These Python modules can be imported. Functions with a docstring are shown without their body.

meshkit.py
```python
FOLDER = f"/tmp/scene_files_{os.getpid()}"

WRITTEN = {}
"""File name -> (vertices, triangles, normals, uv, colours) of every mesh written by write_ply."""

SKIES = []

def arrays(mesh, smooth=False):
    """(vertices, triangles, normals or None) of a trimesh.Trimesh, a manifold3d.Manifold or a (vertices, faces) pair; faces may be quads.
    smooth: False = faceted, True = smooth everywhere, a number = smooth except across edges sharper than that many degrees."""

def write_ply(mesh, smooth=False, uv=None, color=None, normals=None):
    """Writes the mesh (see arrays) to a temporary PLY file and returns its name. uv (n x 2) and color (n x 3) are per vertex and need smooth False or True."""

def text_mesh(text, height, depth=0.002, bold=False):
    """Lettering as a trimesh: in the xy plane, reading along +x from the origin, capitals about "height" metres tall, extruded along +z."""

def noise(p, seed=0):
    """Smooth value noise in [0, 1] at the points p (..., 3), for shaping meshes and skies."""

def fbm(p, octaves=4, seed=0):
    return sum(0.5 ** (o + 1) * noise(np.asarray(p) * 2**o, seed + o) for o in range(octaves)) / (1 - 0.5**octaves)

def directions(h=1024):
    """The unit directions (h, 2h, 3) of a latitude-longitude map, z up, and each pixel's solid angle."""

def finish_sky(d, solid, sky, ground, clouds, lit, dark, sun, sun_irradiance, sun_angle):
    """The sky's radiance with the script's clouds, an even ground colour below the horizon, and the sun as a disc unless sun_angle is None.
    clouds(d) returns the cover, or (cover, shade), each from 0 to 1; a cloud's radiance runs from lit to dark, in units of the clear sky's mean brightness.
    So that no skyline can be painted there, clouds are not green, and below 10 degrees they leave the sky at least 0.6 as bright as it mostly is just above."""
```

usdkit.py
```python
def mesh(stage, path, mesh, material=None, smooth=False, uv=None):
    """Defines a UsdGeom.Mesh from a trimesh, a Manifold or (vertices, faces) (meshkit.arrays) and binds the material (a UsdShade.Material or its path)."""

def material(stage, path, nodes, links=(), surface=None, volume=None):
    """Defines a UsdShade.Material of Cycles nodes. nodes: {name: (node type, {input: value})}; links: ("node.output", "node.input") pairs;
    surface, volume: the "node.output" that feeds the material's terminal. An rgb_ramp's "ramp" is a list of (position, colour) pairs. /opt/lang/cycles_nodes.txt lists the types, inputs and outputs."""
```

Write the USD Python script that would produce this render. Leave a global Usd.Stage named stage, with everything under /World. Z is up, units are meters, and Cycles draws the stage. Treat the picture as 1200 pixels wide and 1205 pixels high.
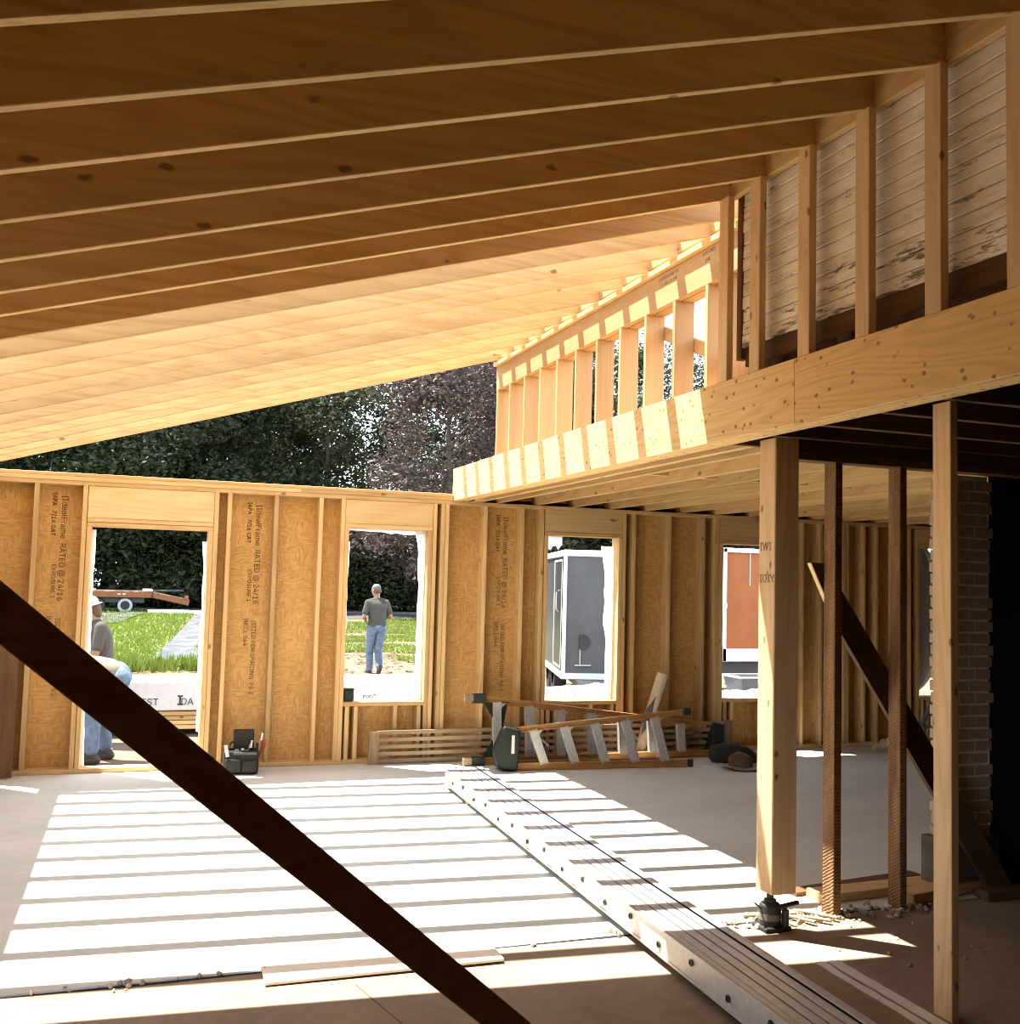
import math
import numpy as np
import trimesh
import manifold3d as m3
import meshkit
import usdkit
from pxr import Usd, UsdGeom, UsdLux, UsdShade, Gf, Sdf

stage = Usd.Stage.CreateInMemory()
UsdGeom.SetStageUpAxis(stage, 'Z')
UsdGeom.Xform.Define(stage, '/World')
RNG = np.random.default_rng(7)

# ------------------------------------------------------------------ camera
YAW, PITCH, ROLL, EYE = 0.34603916, 0.06768734, 0.02622455, 1.67
cy, sy, cp, sp, cr, sr = math.cos(YAW), math.sin(YAW), math.cos(PITCH), math.sin(PITCH), math.cos(ROLL), math.sin(ROLL)
FWD = np.array([sy * cp, cy * cp, sp])
RGT0 = np.array([cy, -sy, 0.0])
UP0 = np.cross(RGT0, FWD)
RGT, UPV = cr * RGT0 + sr * UP0, -sr * RGT0 + cr * UP0
cam = UsdGeom.Camera.Define(stage, '/World/camera')
cam.CreateHorizontalApertureAttr(36.0)
cam.CreateFocalLengthAttr(36.0 * 1210.3 / 1200.0)
cam.CreateClippingRangeAttr((0.05, 500.0))
cam.AddTransformOp().Set(Gf.Matrix4d(*RGT, 0, *UPV, 0, *(-FWD), 0, 0, 0, EYE, 1))
cam.CreateExposureAttr(1.04)

# ------------------------------------------------------------------ sky and sun
SUN_DIR = np.array([-0.32, 0.305, 1.0])
SUN_DIR /= np.linalg.norm(SUN_DIR)
sun = UsdLux.DistantLight.Define(stage, '/World/sun')
sun.CreateIntensityAttr(3.2)
sun.CreateAngleAttr(0.5)
sun.CreateNormalizeAttr(True)
sun.CreateColorAttr(Gf.Vec3f(1.0, 0.95, 0.86))
sun.AddTransformOp().Set(Gf.Matrix4d(Gf.Rotation(Gf.Vec3d(0, 0, 1), Gf.Vec3d(*SUN_DIR)), Gf.Vec3d(0, 0, 20)))
dome = UsdLux.DomeLight.Define(stage, '/World/sky')
sky_mat = usdkit.material(stage, '/World/Looks/sky', {
    's': ('sky_texture', {'sky_type': 'multiple_scattering', 'sun_disc': False, 'sun_elevation': 1.154, 'sun_rotation': 0.8, 'aerosol_density': 2.0}),
    'h': ('hsv', {'saturation': 0.45, 'value': 1.0}),
    'b': ('background_shader', {'strength': 0.16})},
    [('s.color', 'h.color'), ('h.color', 'b.color')], surface='b.background')
UsdShade.MaterialBindingAPI.Apply(dome.GetPrim()).Bind(sky_mat)


# ------------------------------------------------------------------ scene helpers
W = '/World'
_count = {}


def numbered(parent, name):
    k = (parent, name)
    n = _count.get(k, 0)
    _count[k] = n + 1
    return f'{parent}/{name}' if n == 0 else f'{parent}/{name}_{n:03d}'


def tag(path, label=None, cat=None, group=None, kind=None):
    p = stage.GetPrimAtPath(path)
    for k, v in (('label', label), ('category', cat), ('group', group), ('kind', kind)):
        if v:
            p.SetCustomDataByKey(k, v)


def thing(name, label, cat=None, group=None, kind=None, loc=None, rotz=0.0):
    path = numbered(W, name)
    x = UsdGeom.Xform.Define(stage, path)
    if loc is not None:
        x.AddTranslateOp().Set(Gf.Vec3d(*map(float, loc)))
        if rotz:
            x.AddRotateZOp().Set(float(rotz))
    tag(path, label, cat, group, kind)
    return path


def part(parent, name, mesh, mat, label=None, kind=None, smooth=False):
    path = numbered(parent, name)
    usdkit.mesh(stage, path, mesh, mat, smooth=smooth)
    if label or kind:
        tag(path, label, None, None, kind)
    return path


def solo(name, mesh, mat, label, cat=None, group=None, kind=None, smooth=False):
    path = part(W, name, mesh, mat, smooth=smooth)
    tag(path, label, cat, group, kind)
    return path


def copy_thing(src, name, label, cat=None, group=None, loc=(0, 0, 0), rotz=0.0, scale=None):
    path = numbered(W, name)
    x = UsdGeom.Xform.Define(stage, path)
    x.AddTranslateOp().Set(Gf.Vec3d(*map(float, loc)))
    x.AddRotateZOp().Set(float(rotz))
    if scale is not None:
        x.AddScaleOp().Set(Gf.Vec3f(*[float(scale)] * 3))
    x.GetPrim().GetReferences().AddInternalReference(src)
    x.GetPrim().SetInstanceable(True)
    tag(path, label, cat, group)
    return path


# ------------------------------------------------------------------ mesh helpers
def prism(a, b, w, t, side, ease=0.003):
    """A board from a to b, w wide along side and t thick across it, its long edges eased: one closed prism."""
    a, b = np.asarray(a, float), np.asarray(b, float)
    ax = (b - a) / np.linalg.norm(b - a)
    s = np.asarray(side, float)
    s = s - ax * (s @ ax)
    s /= np.linalg.norm(s)
    u = np.cross(ax, s)
    e = min(ease, w * 0.3, t * 0.3)
    hw, ht = w / 2, t / 2
    pts = [(hw - e, -ht), (hw, -ht + e), (hw, ht - e), (hw - e, ht), (-hw + e, ht), (-hw, ht - e), (-hw, -ht + e), (-hw + e, -ht)]
    ring = np.array([s * x + u * y for x, y in pts])
    v = np.vstack([a + ring, b + ring])
    n = 8
    f = []
    for i in range(n):
        j = (i + 1) % n
        f += [[i, j, n + j], [i, n + j, n + i]]
    for i in range(1, n - 1):
        f += [[0, i + 1, i], [n, n + i, n + i + 1]]
    return trimesh.Trimesh(v, np.array(f), process=False)


def bx(x0, x1, y0, y1, z0, z1, ease=0.003):
    d = np.array([x1 - x0, y1 - y0, z1 - z0])
    c = np.array([(x0 + x1) / 2, (y0 + y1) / 2, (z0 + z1) / 2])
    k = int(np.argmax(d))
    o = [i for i in range(3) if i != k]
    ax = np.zeros(3)
    ax[k] = d[k] / 2
    side = np.zeros(3)
    side[o[0]] = 1
    return prism(c - ax, c + ax, d[o[0]], d[o[1]], side, ease)


def cat(*ms):
    ms = [m for g in ms for m in (g if isinstance(g, (list, tuple)) else [g])]
    return trimesh.util.concatenate(ms)


def to_tm(man):
    q = man.to_mesh()
    return trimesh.Trimesh(q.vert_properties[:, :3], q.tri_verts, process=False)


def ball(p, r, seg=16):
    return m3.Manifold.sphere(r, seg).translate([float(c) for c in p])


def hull(*items):
    return m3.Manifold.batch_hull(list(items))


def rbox(size, r, c=(0, 0, 0), seg=8):
    """A rounded box (hull of eight balls)."""
    h = np.array(size) / 2 - r
    return hull(*[ball((c[0] + i * h[0], c[1] + j * h[1], c[2] + k * h[2]), r, seg) for i in (-1, 1) for j in (-1, 1) for k in (-1, 1)])


def chain(pts, seg=14):
    """Tapered limb: hulls of consecutive balls ((x, y, z), r)."""
    out = []
    for (p, r), (q, s) in zip(pts[:-1], pts[1:]):
        out.append(hull(ball(p, r, seg), ball(q, s, seg)))
    return out


def join(parts):
    return m3.Manifold.batch_boolean(parts, m3.OpType.Add)


def soft(man, length=0.03, it=8):
    t = to_tm(man.refine_to_length(length))
    t.merge_vertices()
    trimesh.smoothing.filter_taubin(t, iterations=it)
    return t


def tube(pts, r, n=8):
    pts = np.asarray(pts, float)
    t = np.gradient(pts, axis=0)
    t /= np.linalg.norm(t, axis=1, keepdims=True)
    ref = np.where(np.abs(t[:, 2:]) < 0.9, [[0, 0, 1.0]], [[1.0, 0, 0]])
    a = np.cross(t, ref)
    a /= np.linalg.norm(a, axis=1, keepdims=True)
    b = np.cross(t, a)
    ang = np.arange(n) * 2 * np.pi / n
    rr = np.broadcast_to(r, (len(pts),))[:, None, None]
    v = (pts[:, None] + rr * (np.cos(ang)[None, :, None] * a[:, None] + np.sin(ang)[None, :, None] * b[:, None])).reshape(-1, 3)
    f = []
    for i in range(len(pts) - 1):
        for j in range(n):
            k = (j + 1) % n
            f += [[i * n + j, (i + 1) * n + j, (i + 1) * n + k], [i * n + j, (i + 1) * n + k, i * n + k]]
    for j in range(1, n - 1):
        f += [[0, j, j + 1], [len(v) - n, len(v) - n + j + 1, len(v) - n + j]]
    m = trimesh.Trimesh(v, np.array(f), process=False)
    m.fix_normals()
    return m


def cyl(p, q, r, n=16, r2=None):
    return tube([p, q], [r, r if r2 is None else r2], n)


def lathe(profile, n=24, c=(0, 0, 0)):
    m = trimesh.creation.revolve(np.array(profile, float), sections=n)
    m.apply_translation(c)
    return m


def rot(m, axis, deg, about=(0, 0, 0)):
    m.apply_transform(trimesh.transformations.rotation_matrix(math.radians(deg), axis, about))
    return m


def sheet(fn, nu, nv, thick=0.0):
    """A grid surface fn(u, v) -> (x, y, z), u, v in [0, 1]."""
    u, v = np.meshgrid(np.linspace(0, 1, nu), np.linspace(0, 1, nv), indexing='ij')
    p = np.stack(fn(u, v), -1).reshape(-1, 3)
    i, j = np.meshgrid(np.arange(nu - 1), np.arange(nv - 1), indexing='ij')
    a = (i * nv + j).ravel()
    f = np.vstack([np.c_[a, a + nv, a + nv + 1], np.c_[a, a + nv + 1, a + 1]])
    return trimesh.Trimesh(p, f, process=False)


# ------------------------------------------------------------------ materials
M = {}


def mat(name, nodes, links, surface='p.BSDF'):
    M[name] = usdkit.material(stage, f'/World/Looks/{name}', nodes, links, surface=surface)
    return M[name]


def plain(name, color, rough=0.6, metallic=0.0, var=0.12, scale=20.0, spec=0.3, bump=0.0):
    lo = tuple(c * (1 - var) for c in color)
    hi = tuple(min(1, c * (1 + var)) for c in color)
    nodes = {'t': ('texture_coordinate', {}), 'n': ('noise_texture', {'scale': scale, 'detail': 4.0, 'roughness': 0.6}),
             'r': ('rgb_ramp', {'ramp': [(0.3, lo), (0.7, hi)]}),
             'p': ('principled_bsdf', {'roughness': rough, 'metallic': metallic, 'specular_ior_level': spec})}
    links = [('t.object', 'n.vector'), ('n.fac', 'r.fac'), ('r.color', 'p.base_color')]
    if bump:
        nodes['b'] = ('bump', {'strength': 0.5, 'distance': bump})
        links += [('n.fac', 'b.height'), ('b.normal', 'p.normal')]
    return mat(name, nodes, links)


def wood(name, axis, light, mid, dark, knot=(0.10, 0.045, 0.015), knots=0.6, rough=0.75, tone=0.16, ring=9.0, knot_size=1.0, kscale=(2.1, 8.0)):
    """Sawn lumber: long grain, cathedral rings and knots along the given axis, shifted and toned per board."""
    k = 'xyz'.index(axis)

    def sc(along, across):
        s = [across] * 3
        s[k] = along
        return tuple(s)
    nodes = {
        't': ('texture_coordinate', {}), 'o': ('object_info', {}),
        'sh': ('vector_math', {'math_type': 'scale', 'vector1': (37.0, 91.0, 53.0)}),
        'ad': ('vector_math', {'math_type': 'add'}),
        'm1': ('mapping', {'scale': sc(1.6, 55.0)}), 'n1': ('noise_texture', {'scale': 1.0, 'detail': 4.0, 'roughness': 0.6}),
        'm2': ('mapping', {'scale': sc(0.45, 4.5)}), 'n2': ('noise_texture', {'scale': 1.0, 'detail': 1.0, 'roughness': 0.4, 'distortion': 0.4}),
        'mu': ('math', {'math_type': 'multiply', 'value2': ring}), 'pp': ('math', {'math_type': 'pingpong', 'value2': 0.5}),
        'mx': ('mix_float', {'fac': 0.45}),
        'r': ('rgb_ramp', {'ramp': [(0.12, dark), (0.42, mid), (0.8, light)]}),
        'm3': ('mapping', {'scale': sc(*kscale)}), 'v': ('voronoi_texture', {'scale': 1.0, 'randomness': 1.0}), 'kn': ('noise_texture', {'scale': 38.0, 'detail': 3.0}), 'ks': ('vector_math', {'math_type': 'scale', 'scale': 0.22}), 'ka': ('vector_math', {'math_type': 'add'}),
        'kr': ('map_range', {'range_type': 'smoothstep', 'from_min': 0.09 * knot_size, 'from_max': 0.20 * knot_size, 'to_min': 0.72, 'to_max': 0.0, 'clamp': True}),
        'sepc': ('separate_color', {}), 'gt': ('math', {'math_type': 'greater_than', 'value2': 1.0 - knots}),
        'km': ('math', {'math_type': 'multiply'}),
        'kx': ('mix_color', {'blend_type': 'mix', 'b': knot}),
        'tv': ('map_range', {'to_min': 1.0 - tone, 'to_max': 1.0 + tone * 0.6}),
        'hs': ('hsv', {}),
        'bp': ('bump', {'strength': 0.25, 'distance': 0.004}),
        'p': ('principled_bsdf', {'roughness': rough, 'specular_ior_level': 0.25})}
    links = [('o.random', 'sh.scale'), ('t.object', 'ad.vector1'), ('sh.vector', 'ad.vector2'),
             ('ad.vector', 'm1.vector'), ('ad.vector', 'm2.vector'), ('ad.vector', 'm3.vector'),
             ('m1.vector', 'n1.vector'), ('m2.vector', 'n2.vector'), ('n2.fac', 'mu.value1'), ('mu.value', 'pp.value1'),
             ('n1.fac', 'mx.a'), ('pp.value', 'mx.b'), ('mx.result', 'r.fac'),
             ('t.object', 'kn.vector'), ('kn.color', 'ks.vector1'), ('ks.vector', 'ka.vector1'), ('m3.vector', 'ka.vector2'), ('ka.vector', 'v.vector'), ('v.distance', 'kr.value'), ('v.color', 'sepc.color'), ('sepc.r', 'gt.value1'),
             ('kr.result', 'km.value1'), ('gt.value', 'km.value2'), ('km.value', 'kx.fac'), ('r.color', 'kx.a'),
             ('o.random', 'tv.value'), ('tv.result', 'hs.value'), ('kx.result', 'hs.color'), ('hs.color', 'p.base_color'),
             ('n1.fac', 'bp.height'), ('bp.normal', 'p.normal')]
    return mat(name, nodes, links)


FIR = dict(light=(0.65, 0.450, 0.225), mid=(0.585, 0.388, 0.175), dark=(0.45, 0.27, 0.105), tone=0.24, knot_size=0.82, kscale=(5.0, 9.0), knots=0.30)
for a in 'xyz':
    wood(f'fir_{a}', a, **FIR)
    wood(f'old_wood_{a}', a, (0.16, 0.085, 0.042), (0.12, 0.063, 0.03), (0.075, 0.04, 0.019), knots=0.25, tone=0.25, rough=0.85)
    wood(f'weathered_{a}', a, (0.34, 0.25, 0.16), (0.29, 0.21, 0.13), (0.21, 0.145, 0.09), knots=0.25, tone=0.2, rough=0.85)
for a in 'xyz':
    wood(f'lvl_{a}', a, (0.76, 0.53, 0.26), (0.69, 0.455, 0.20), (0.53, 0.32, 0.125), knot=(0.12, 0.055, 0.02), knots=0.85, ring=22.0, knot_size=1.2, kscale=(15.0, 19.0))
    wood(f'lsl_{a}', a, (0.50, 0.33, 0.165), (0.44, 0.275, 0.13), (0.35, 0.21, 0.09), knots=0.0, ring=2.0)
wood('header_x', 'x', (0.70, 0.51, 0.27), (0.64, 0.45, 0.22), (0.54, 0.35, 0.155), knots=0.45, knot_size=0.7)
wood('bright_fir_z', 'z', (0.74, 0.52, 0.30), (0.67, 0.455, 0.245), (0.53, 0.335, 0.16), tone=0.15, knot_size=0.9, kscale=(7.0, 13.0), knots=0.5)
wood('brace_wood_x', 'x', (0.30, 0.15, 0.058), (0.25, 0.122, 0.046), (0.17, 0.082, 0.031), knots=0.25, rough=0.85)
mat('rough_stud_z', {'t': ('texture_coordinate', {}), 'm': ('mapping', {'rotation': (0.55, 0.0, 0.0)}),
                     'w': ('wave_texture', {'bands_direction': 'z', 'scale': 21.0, 'distortion': 3.5, 'detail': 3.0, 'detail_scale': 1.5}),
                     'ms': ('mapping', {'scale': (18, 18, 2.0)}), 'n': ('noise_texture', {'scale': 1.0, 'detail': 5.0, 'roughness': 0.65}), 'x': ('mix_float', {'fac': 0.13}),
                     'r': ('rgb_ramp', {'ramp': [(0.25, (0.085, 0.045, 0.02)), (0.5, (0.20, 0.11, 0.05)), (0.75, (0.33, 0.19, 0.085))]}),
                     'b': ('bump', {'strength': 0.6, 'distance': 0.004}), 'p': ('principled_bsdf', {'roughness': 0.9, 'specular_ior_level': 0.15})},
    [('t.object', 'm.vector'), ('m.vector', 'w.vector'), ('t.object', 'ms.vector'), ('ms.vector', 'n.vector'), ('n.fac', 'x.a'), ('w.fac', 'x.b'), ('x.result', 'r.fac'),
     ('r.color', 'p.base_color'), ('w.fac', 'b.height'), ('b.normal', 'p.normal')])


def osb(name, plane, lo, mid, hi):
    """Oriented strand board: two crossing layers of long flat flakes."""
    if plane == 'xz':
        sa, sb, ra, rb = (22.0, 0.01, 95.0), (85.0, 0.01, 19.0), (0, 0.5, 0), (0, -0.35, 0)
    elif plane == 'xy':
        sa, sb, ra, rb = (22.0, 95.0, 0.01), (85.0, 19.0, 0.01), (0, 0, 0.5), (0, 0, -0.35)
    else:
        sa, sb, ra, rb = (0.01, 22.0, 95.0), (0.01, 85.0, 19.0), (0.5, 0, 0), (-0.35, 0, 0)
    nodes = {
        't': ('texture_coordinate', {}), 'o': ('object_info', {}),
        'ma': ('mapping', {'scale': sa, 'rotation': ra}), 'mb': ('mapping', {'scale': sb, 'rotation': rb}),
        'va': ('voronoi_texture', {'scale': 1.0}), 'vb': ('voronoi_texture', {'scale': 1.0}),
        'ca': ('separate_color', {}), 'cb': ('separate_color', {}),
        'nw': ('noise_texture', {'scale': 9.0, 'detail': 2.0}), 'st': ('map_range', {'from_min': 0.42, 'from_max': 0.58, 'clamp': True}),
        'mx': ('mix_float', {}), 'ng': ('noise_texture', {'scale': 2.2, 'detail': 3.0}),
        'm2': ('mix_float', {'fac': 0.45}), 'dn': ('noise_texture', {'scale': 7.0, 'detail': 3.0}), 'ds': ('vector_math', {'math_type': 'scale', 'scale': 0.035}), 'da': ('vector_math', {'math_type': 'add'}),
        'r': ('rgb_ramp', {'ramp': [(0.1, lo), (0.45, mid), (0.85, hi)]}),
        'tv': ('map_range', {'to_min': 0.92, 'to_max': 1.06}), 'hs': ('hsv', {}),
        'bp': ('bump', {'strength': 0.3, 'distance': 0.003}),
        'p': ('principled_bsdf', {'roughness': 0.7, 'specular_ior_level': 0.25})}
    links = [('t.object', 'dn.vector'), ('dn.color', 'ds.vector1'), ('ds.vector', 'da.vector1'), ('t.object', 'da.vector2'), ('da.vector', 'ma.vector'), ('da.vector', 'mb.vector'), ('ma.vector', 'va.vector'), ('mb.vector', 'vb.vector'),
             ('va.color', 'ca.color'), ('vb.color', 'cb.color'), ('t.object', 'nw.vector'), ('nw.fac', 'st.value'), ('st.result', 'mx.fac'),
             ('ca.r', 'mx.a'), ('cb.r', 'mx.b'), ('mx.result', 'm2.a'), ('t.object', 'ng.vector'), ('ng.fac', 'm2.b'), ('m2.result', 'r.fac'),
             ('o.random', 'tv.value'), ('tv.result', 'hs.value'), ('r.color', 'hs.color'), ('hs.color', 'p.base_color'),
             ('mx.result', 'bp.height'), ('bp.normal', 'p.normal')]
    return mat(name, nodes, links)


OSB = dict(lo=(0.38, 0.20, 0.060), mid=(0.49, 0.277, 0.090), hi=(0.60, 0.370, 0.142))
for pl in ('xz', 'xy', 'yz'):
    osb(f'osb_{pl}', pl, **OSB)


def blotchy(name, stops, scale=1.2, fine=14.0, rough=0.9, bump=0.004, stretch=(1, 1, 1), fmix=0.4):
    nodes = {'t': ('texture_coordinate', {}), 'm': ('mapping', {'scale': stretch}),
             'a': ('noise_texture', {'scale': scale, 'detail': 6.0, 'roughness': 0.62, 'distortion': 0.3}),
             'b': ('noise_texture', {'scale': fine, 'detail': 5.0, 'roughness': 0.7}), 'mx': ('mix_float', {'fac': fmix}),
             'r': ('rgb_ramp', {'ramp': stops}), 'bp': ('bump', {'strength': 0.5, 'distance': bump}),
             'p': ('principled_bsdf', {'roughness': rough, 'specular_ior_level': 0.2})}
    links = [('t.object', 'm.vector'), ('m.vector', 'a.vector'), ('m.vector', 'b.vector'), ('a.fac', 'mx.a'), ('b.fac', 'mx.b'), ('mx.result', 'r.fac'),
             ('r.color', 'p.base_color'), ('b.fac', 'bp.height'), ('bp.normal', 'p.normal')]
    return mat(name, nodes, links)


blotchy('new_concrete', [(0.3, (0.46, 0.45, 0.395)), (0.5, (0.555, 0.55, 0.49)), (0.7, (0.625, 0.615, 0.555))], scale=0.9, stretch=(0.6, 1.5, 1))
blotchy('old_concrete', [(0.28, (0.165, 0.115, 0.075)), (0.5, (0.255, 0.188, 0.128)), (0.72, (0.33, 0.255, 0.185))], scale=1.1)
blotchy('mortar', [(0.3, (0.60, 0.55, 0.48)), (0.7, (0.76, 0.71, 0.64))], scale=8)
blotchy('brick', [(0.3, (0.27, 0.20, 0.14)), (0.5, (0.38, 0.285, 0.205)), (0.7, (0.50, 0.39, 0.29))], scale=30, fine=120)
blotchy('dirt', [(0.3, (0.075, 0.050, 0.031)), (0.5, (0.135, 0.096, 0.062)), (0.7, (0.20, 0.15, 0.10))], scale=0.8, fine=6.0, bump=0.03)
blotchy('rubble_dark', [(0.3, (0.06, 0.05, 0.04)), (0.7, (0.16, 0.13, 0.10))], scale=9)
blotchy('rubble', [(0.3, (0.30, 0.24, 0.18)), (0.7, (0.55, 0.47, 0.38))], scale=9)
blotchy('grass', [(0.3, (0.075, 0.105, 0.014)), (0.5, (0.11, 0.15, 0.02)), (0.7, (0.15, 0.19, 0.035))], scale=1.6, fine=18.0, bump=0.02)
blotchy('plastic_sheet', [(0.35, (0.05, 0.053, 0.06)), (0.5, (0.095, 0.10, 0.11)), (0.66, (0.19, 0.195, 0.21))], scale=1.4, stretch=(1.2, 0.5, 1), rough=0.4)
blotchy('gravel', [(0.3, (0.20, 0.19, 0.18)), (0.7, (0.30, 0.29, 0.27))], scale=3)
blotchy('asphalt', [(0.3, (0.05, 0.05, 0.05)), (0.7, (0.09, 0.09, 0.088))], scale=3)
plain('pale_board', (0.78, 0.69, 0.56), 0.8, var=0.08, scale=8)
plain('jack_label', (0.16, 0.14, 0.12), 0.6, var=0.4, scale=60)
plain('felt', (0.012, 0.011, 0.010), 0.95)
plain('black_plastic', (0.020, 0.021, 0.019), 0.55, spec=0.4)
plain('dark_green_plastic', (0.012, 0.016, 0.012), 0.55)
plain('black_fabric', (0.028, 0.026, 0.022), 0.9, scale=60, bump=0.002)
plain('dark_metal', (0.05, 0.05, 0.05), 0.45, metallic=0.6)
plain('steel', (0.55, 0.55, 0.54), 0.35, metallic=0.9)
plain('ink', (0.07, 0.045, 0.022), 0.8)
plain('faint_ink', (0.24, 0.15, 0.075), 0.8)
plain('blue_ink', (0.035, 0.045, 0.07), 0.7)
plain('red_plastic', (0.30, 0.035, 0.02), 0.5)
plain('white_paint', (0.55, 0.55, 0.54), 0.5, var=0.05)
plain('cream_paper', (0.62, 0.52, 0.37), 0.8)
plain('orange_rail', (0.40, 0.20, 0.065), 0.45, var=0.18, scale=7)
plain('brown_cloth', (0.10, 0.060, 0.036), 0.95, scale=40)
plain('tan_cloth', (0.24, 0.18, 0.12), 0.95, scale=40)
plain('skin', (0.27, 0.145, 0.095), 0.6, var=0.06)
plain('gray_shirt', (0.075, 0.066, 0.056), 0.95, scale=14, bump=0.006)
plain('olive_shirt', (0.055, 0.055, 0.045), 0.95, scale=14, bump=0.006)
plain('beige_shirt', (0.19, 0.16, 0.122), 0.95, scale=14, bump=0.006)
plain('denim', (0.105, 0.145, 0.20), 0.95, scale=16, var=0.3, bump=0.006)
plain('shoe', (0.055, 0.046, 0.038), 0.8)
plain('hair', (0.10, 0.065, 0.036), 0.8)
plain('gray_hair', (0.36, 0.34, 0.31), 0.8)
plain('eye', (0.03, 0.025, 0.02), 0.3)
plain('lip', (0.36, 0.15, 0.11), 0.6)
plain('cap_white', (0.40, 0.39, 0.38), 0.9)
plain('cap_gray', (0.12, 0.125, 0.135), 0.9)
plain('trailer_gray', (0.055, 0.057, 0.057), 0.35, var=0.25, scale=1.5, spec=0.5)
plain('trailer_orange', (0.25, 0.070, 0.009), 0.5, var=0.12, scale=3)
plain('bed_orange', (0.15, 0.052, 0.018), 0.6, var=0.2, scale=2)
plain('rubber', (0.018, 0.018, 0.018), 0.8)
plain('wheel_rim', (0.26, 0.26, 0.25), 0.5)
plain('bark', (0.075, 0.058, 0.042), 0.95, scale=9, var=0.35, bump=0.03)
plain('trailer_light', (0.85, 0.75, 0.55), 0.3)

mat('plain_aluminium', {'t': ('texture_coordinate', {}), 'n': ('noise_texture', {'scale': 26.0, 'detail': 5.0, 'roughness': 0.65}),
                        'r': ('rgb_ramp', {'ramp': [(0.3, (0.44, 0.425, 0.40)), (0.7, (0.58, 0.565, 0.54))]}),
                        'rr': ('map_range', {'to_min': 0.35, 'to_max': 0.65}),
                        'p': ('principled_bsdf', {'metallic': 0.55, 'specular_ior_level': 0.4})},
    [('t.object', 'n.vector'), ('n.fac', 'r.fac'), ('r.color', 'p.base_color'), ('n.fac', 'rr.value'), ('rr.result', 'p.roughness')])
plain('foam_white', (0.30, 0.30, 0.295), 0.7, var=0.05)
plain('trailer_dark', (0.035, 0.034, 0.032), 0.3, var=0.25, scale=1.5, spec=0.5)
plain('wrap_gray', (0.22, 0.24, 0.265), 0.8, var=0.1, scale=8)
mat('tub_plastic', {'t': ('texture_coordinate', {}), 'n': ('noise_texture', {'scale': 5.0}), 'r': ('rgb_ramp', {'ramp': [(0.3, (0.13, 0.14, 0.155)), (0.7, (0.18, 0.19, 0.205))]}),
                    'd': ('principled_bsdf', {'roughness': 0.25}), 'tr': ('translucent_bsdf', {'color': (0.16, 0.17, 0.19)}), 'x': ('mix_closure', {'fac': 0.45})},
    [('t.object', 'n.vector'), ('n.fac', 'r.fac'), ('r.color', 'd.base_color'), ('d.BSDF', 'x.closure1'), ('tr.BSDF', 'x.closure2')], surface='x.closure')
mat('house_wrap', {'t': ('texture_coordinate', {}), 'n': ('noise_texture', {'scale': 14.0, 'detail': 4.0}), 'r': ('rgb_ramp', {'ramp': [(0.3, (0.72, 0.73, 0.75)), (0.7, (0.84, 0.85, 0.86))]}),
                   'bp': ('bump', {'strength': 0.4, 'distance': 0.01}),
                   'd': ('diffuse_bsdf', {}), 'tr': ('translucent_bsdf', {'color': (0.80, 0.80, 0.80)}), 'x': ('mix_closure', {'fac': 0.5})},
    [('t.object', 'n.vector'), ('n.fac', 'r.fac'), ('r.color', 'd.color'), ('n.fac', 'bp.height'), ('bp.normal', 'd.normal'), ('d.BSDF', 'x.closure1'), ('tr.BSDF', 'x.closure2')], surface='x.closure')


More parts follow.
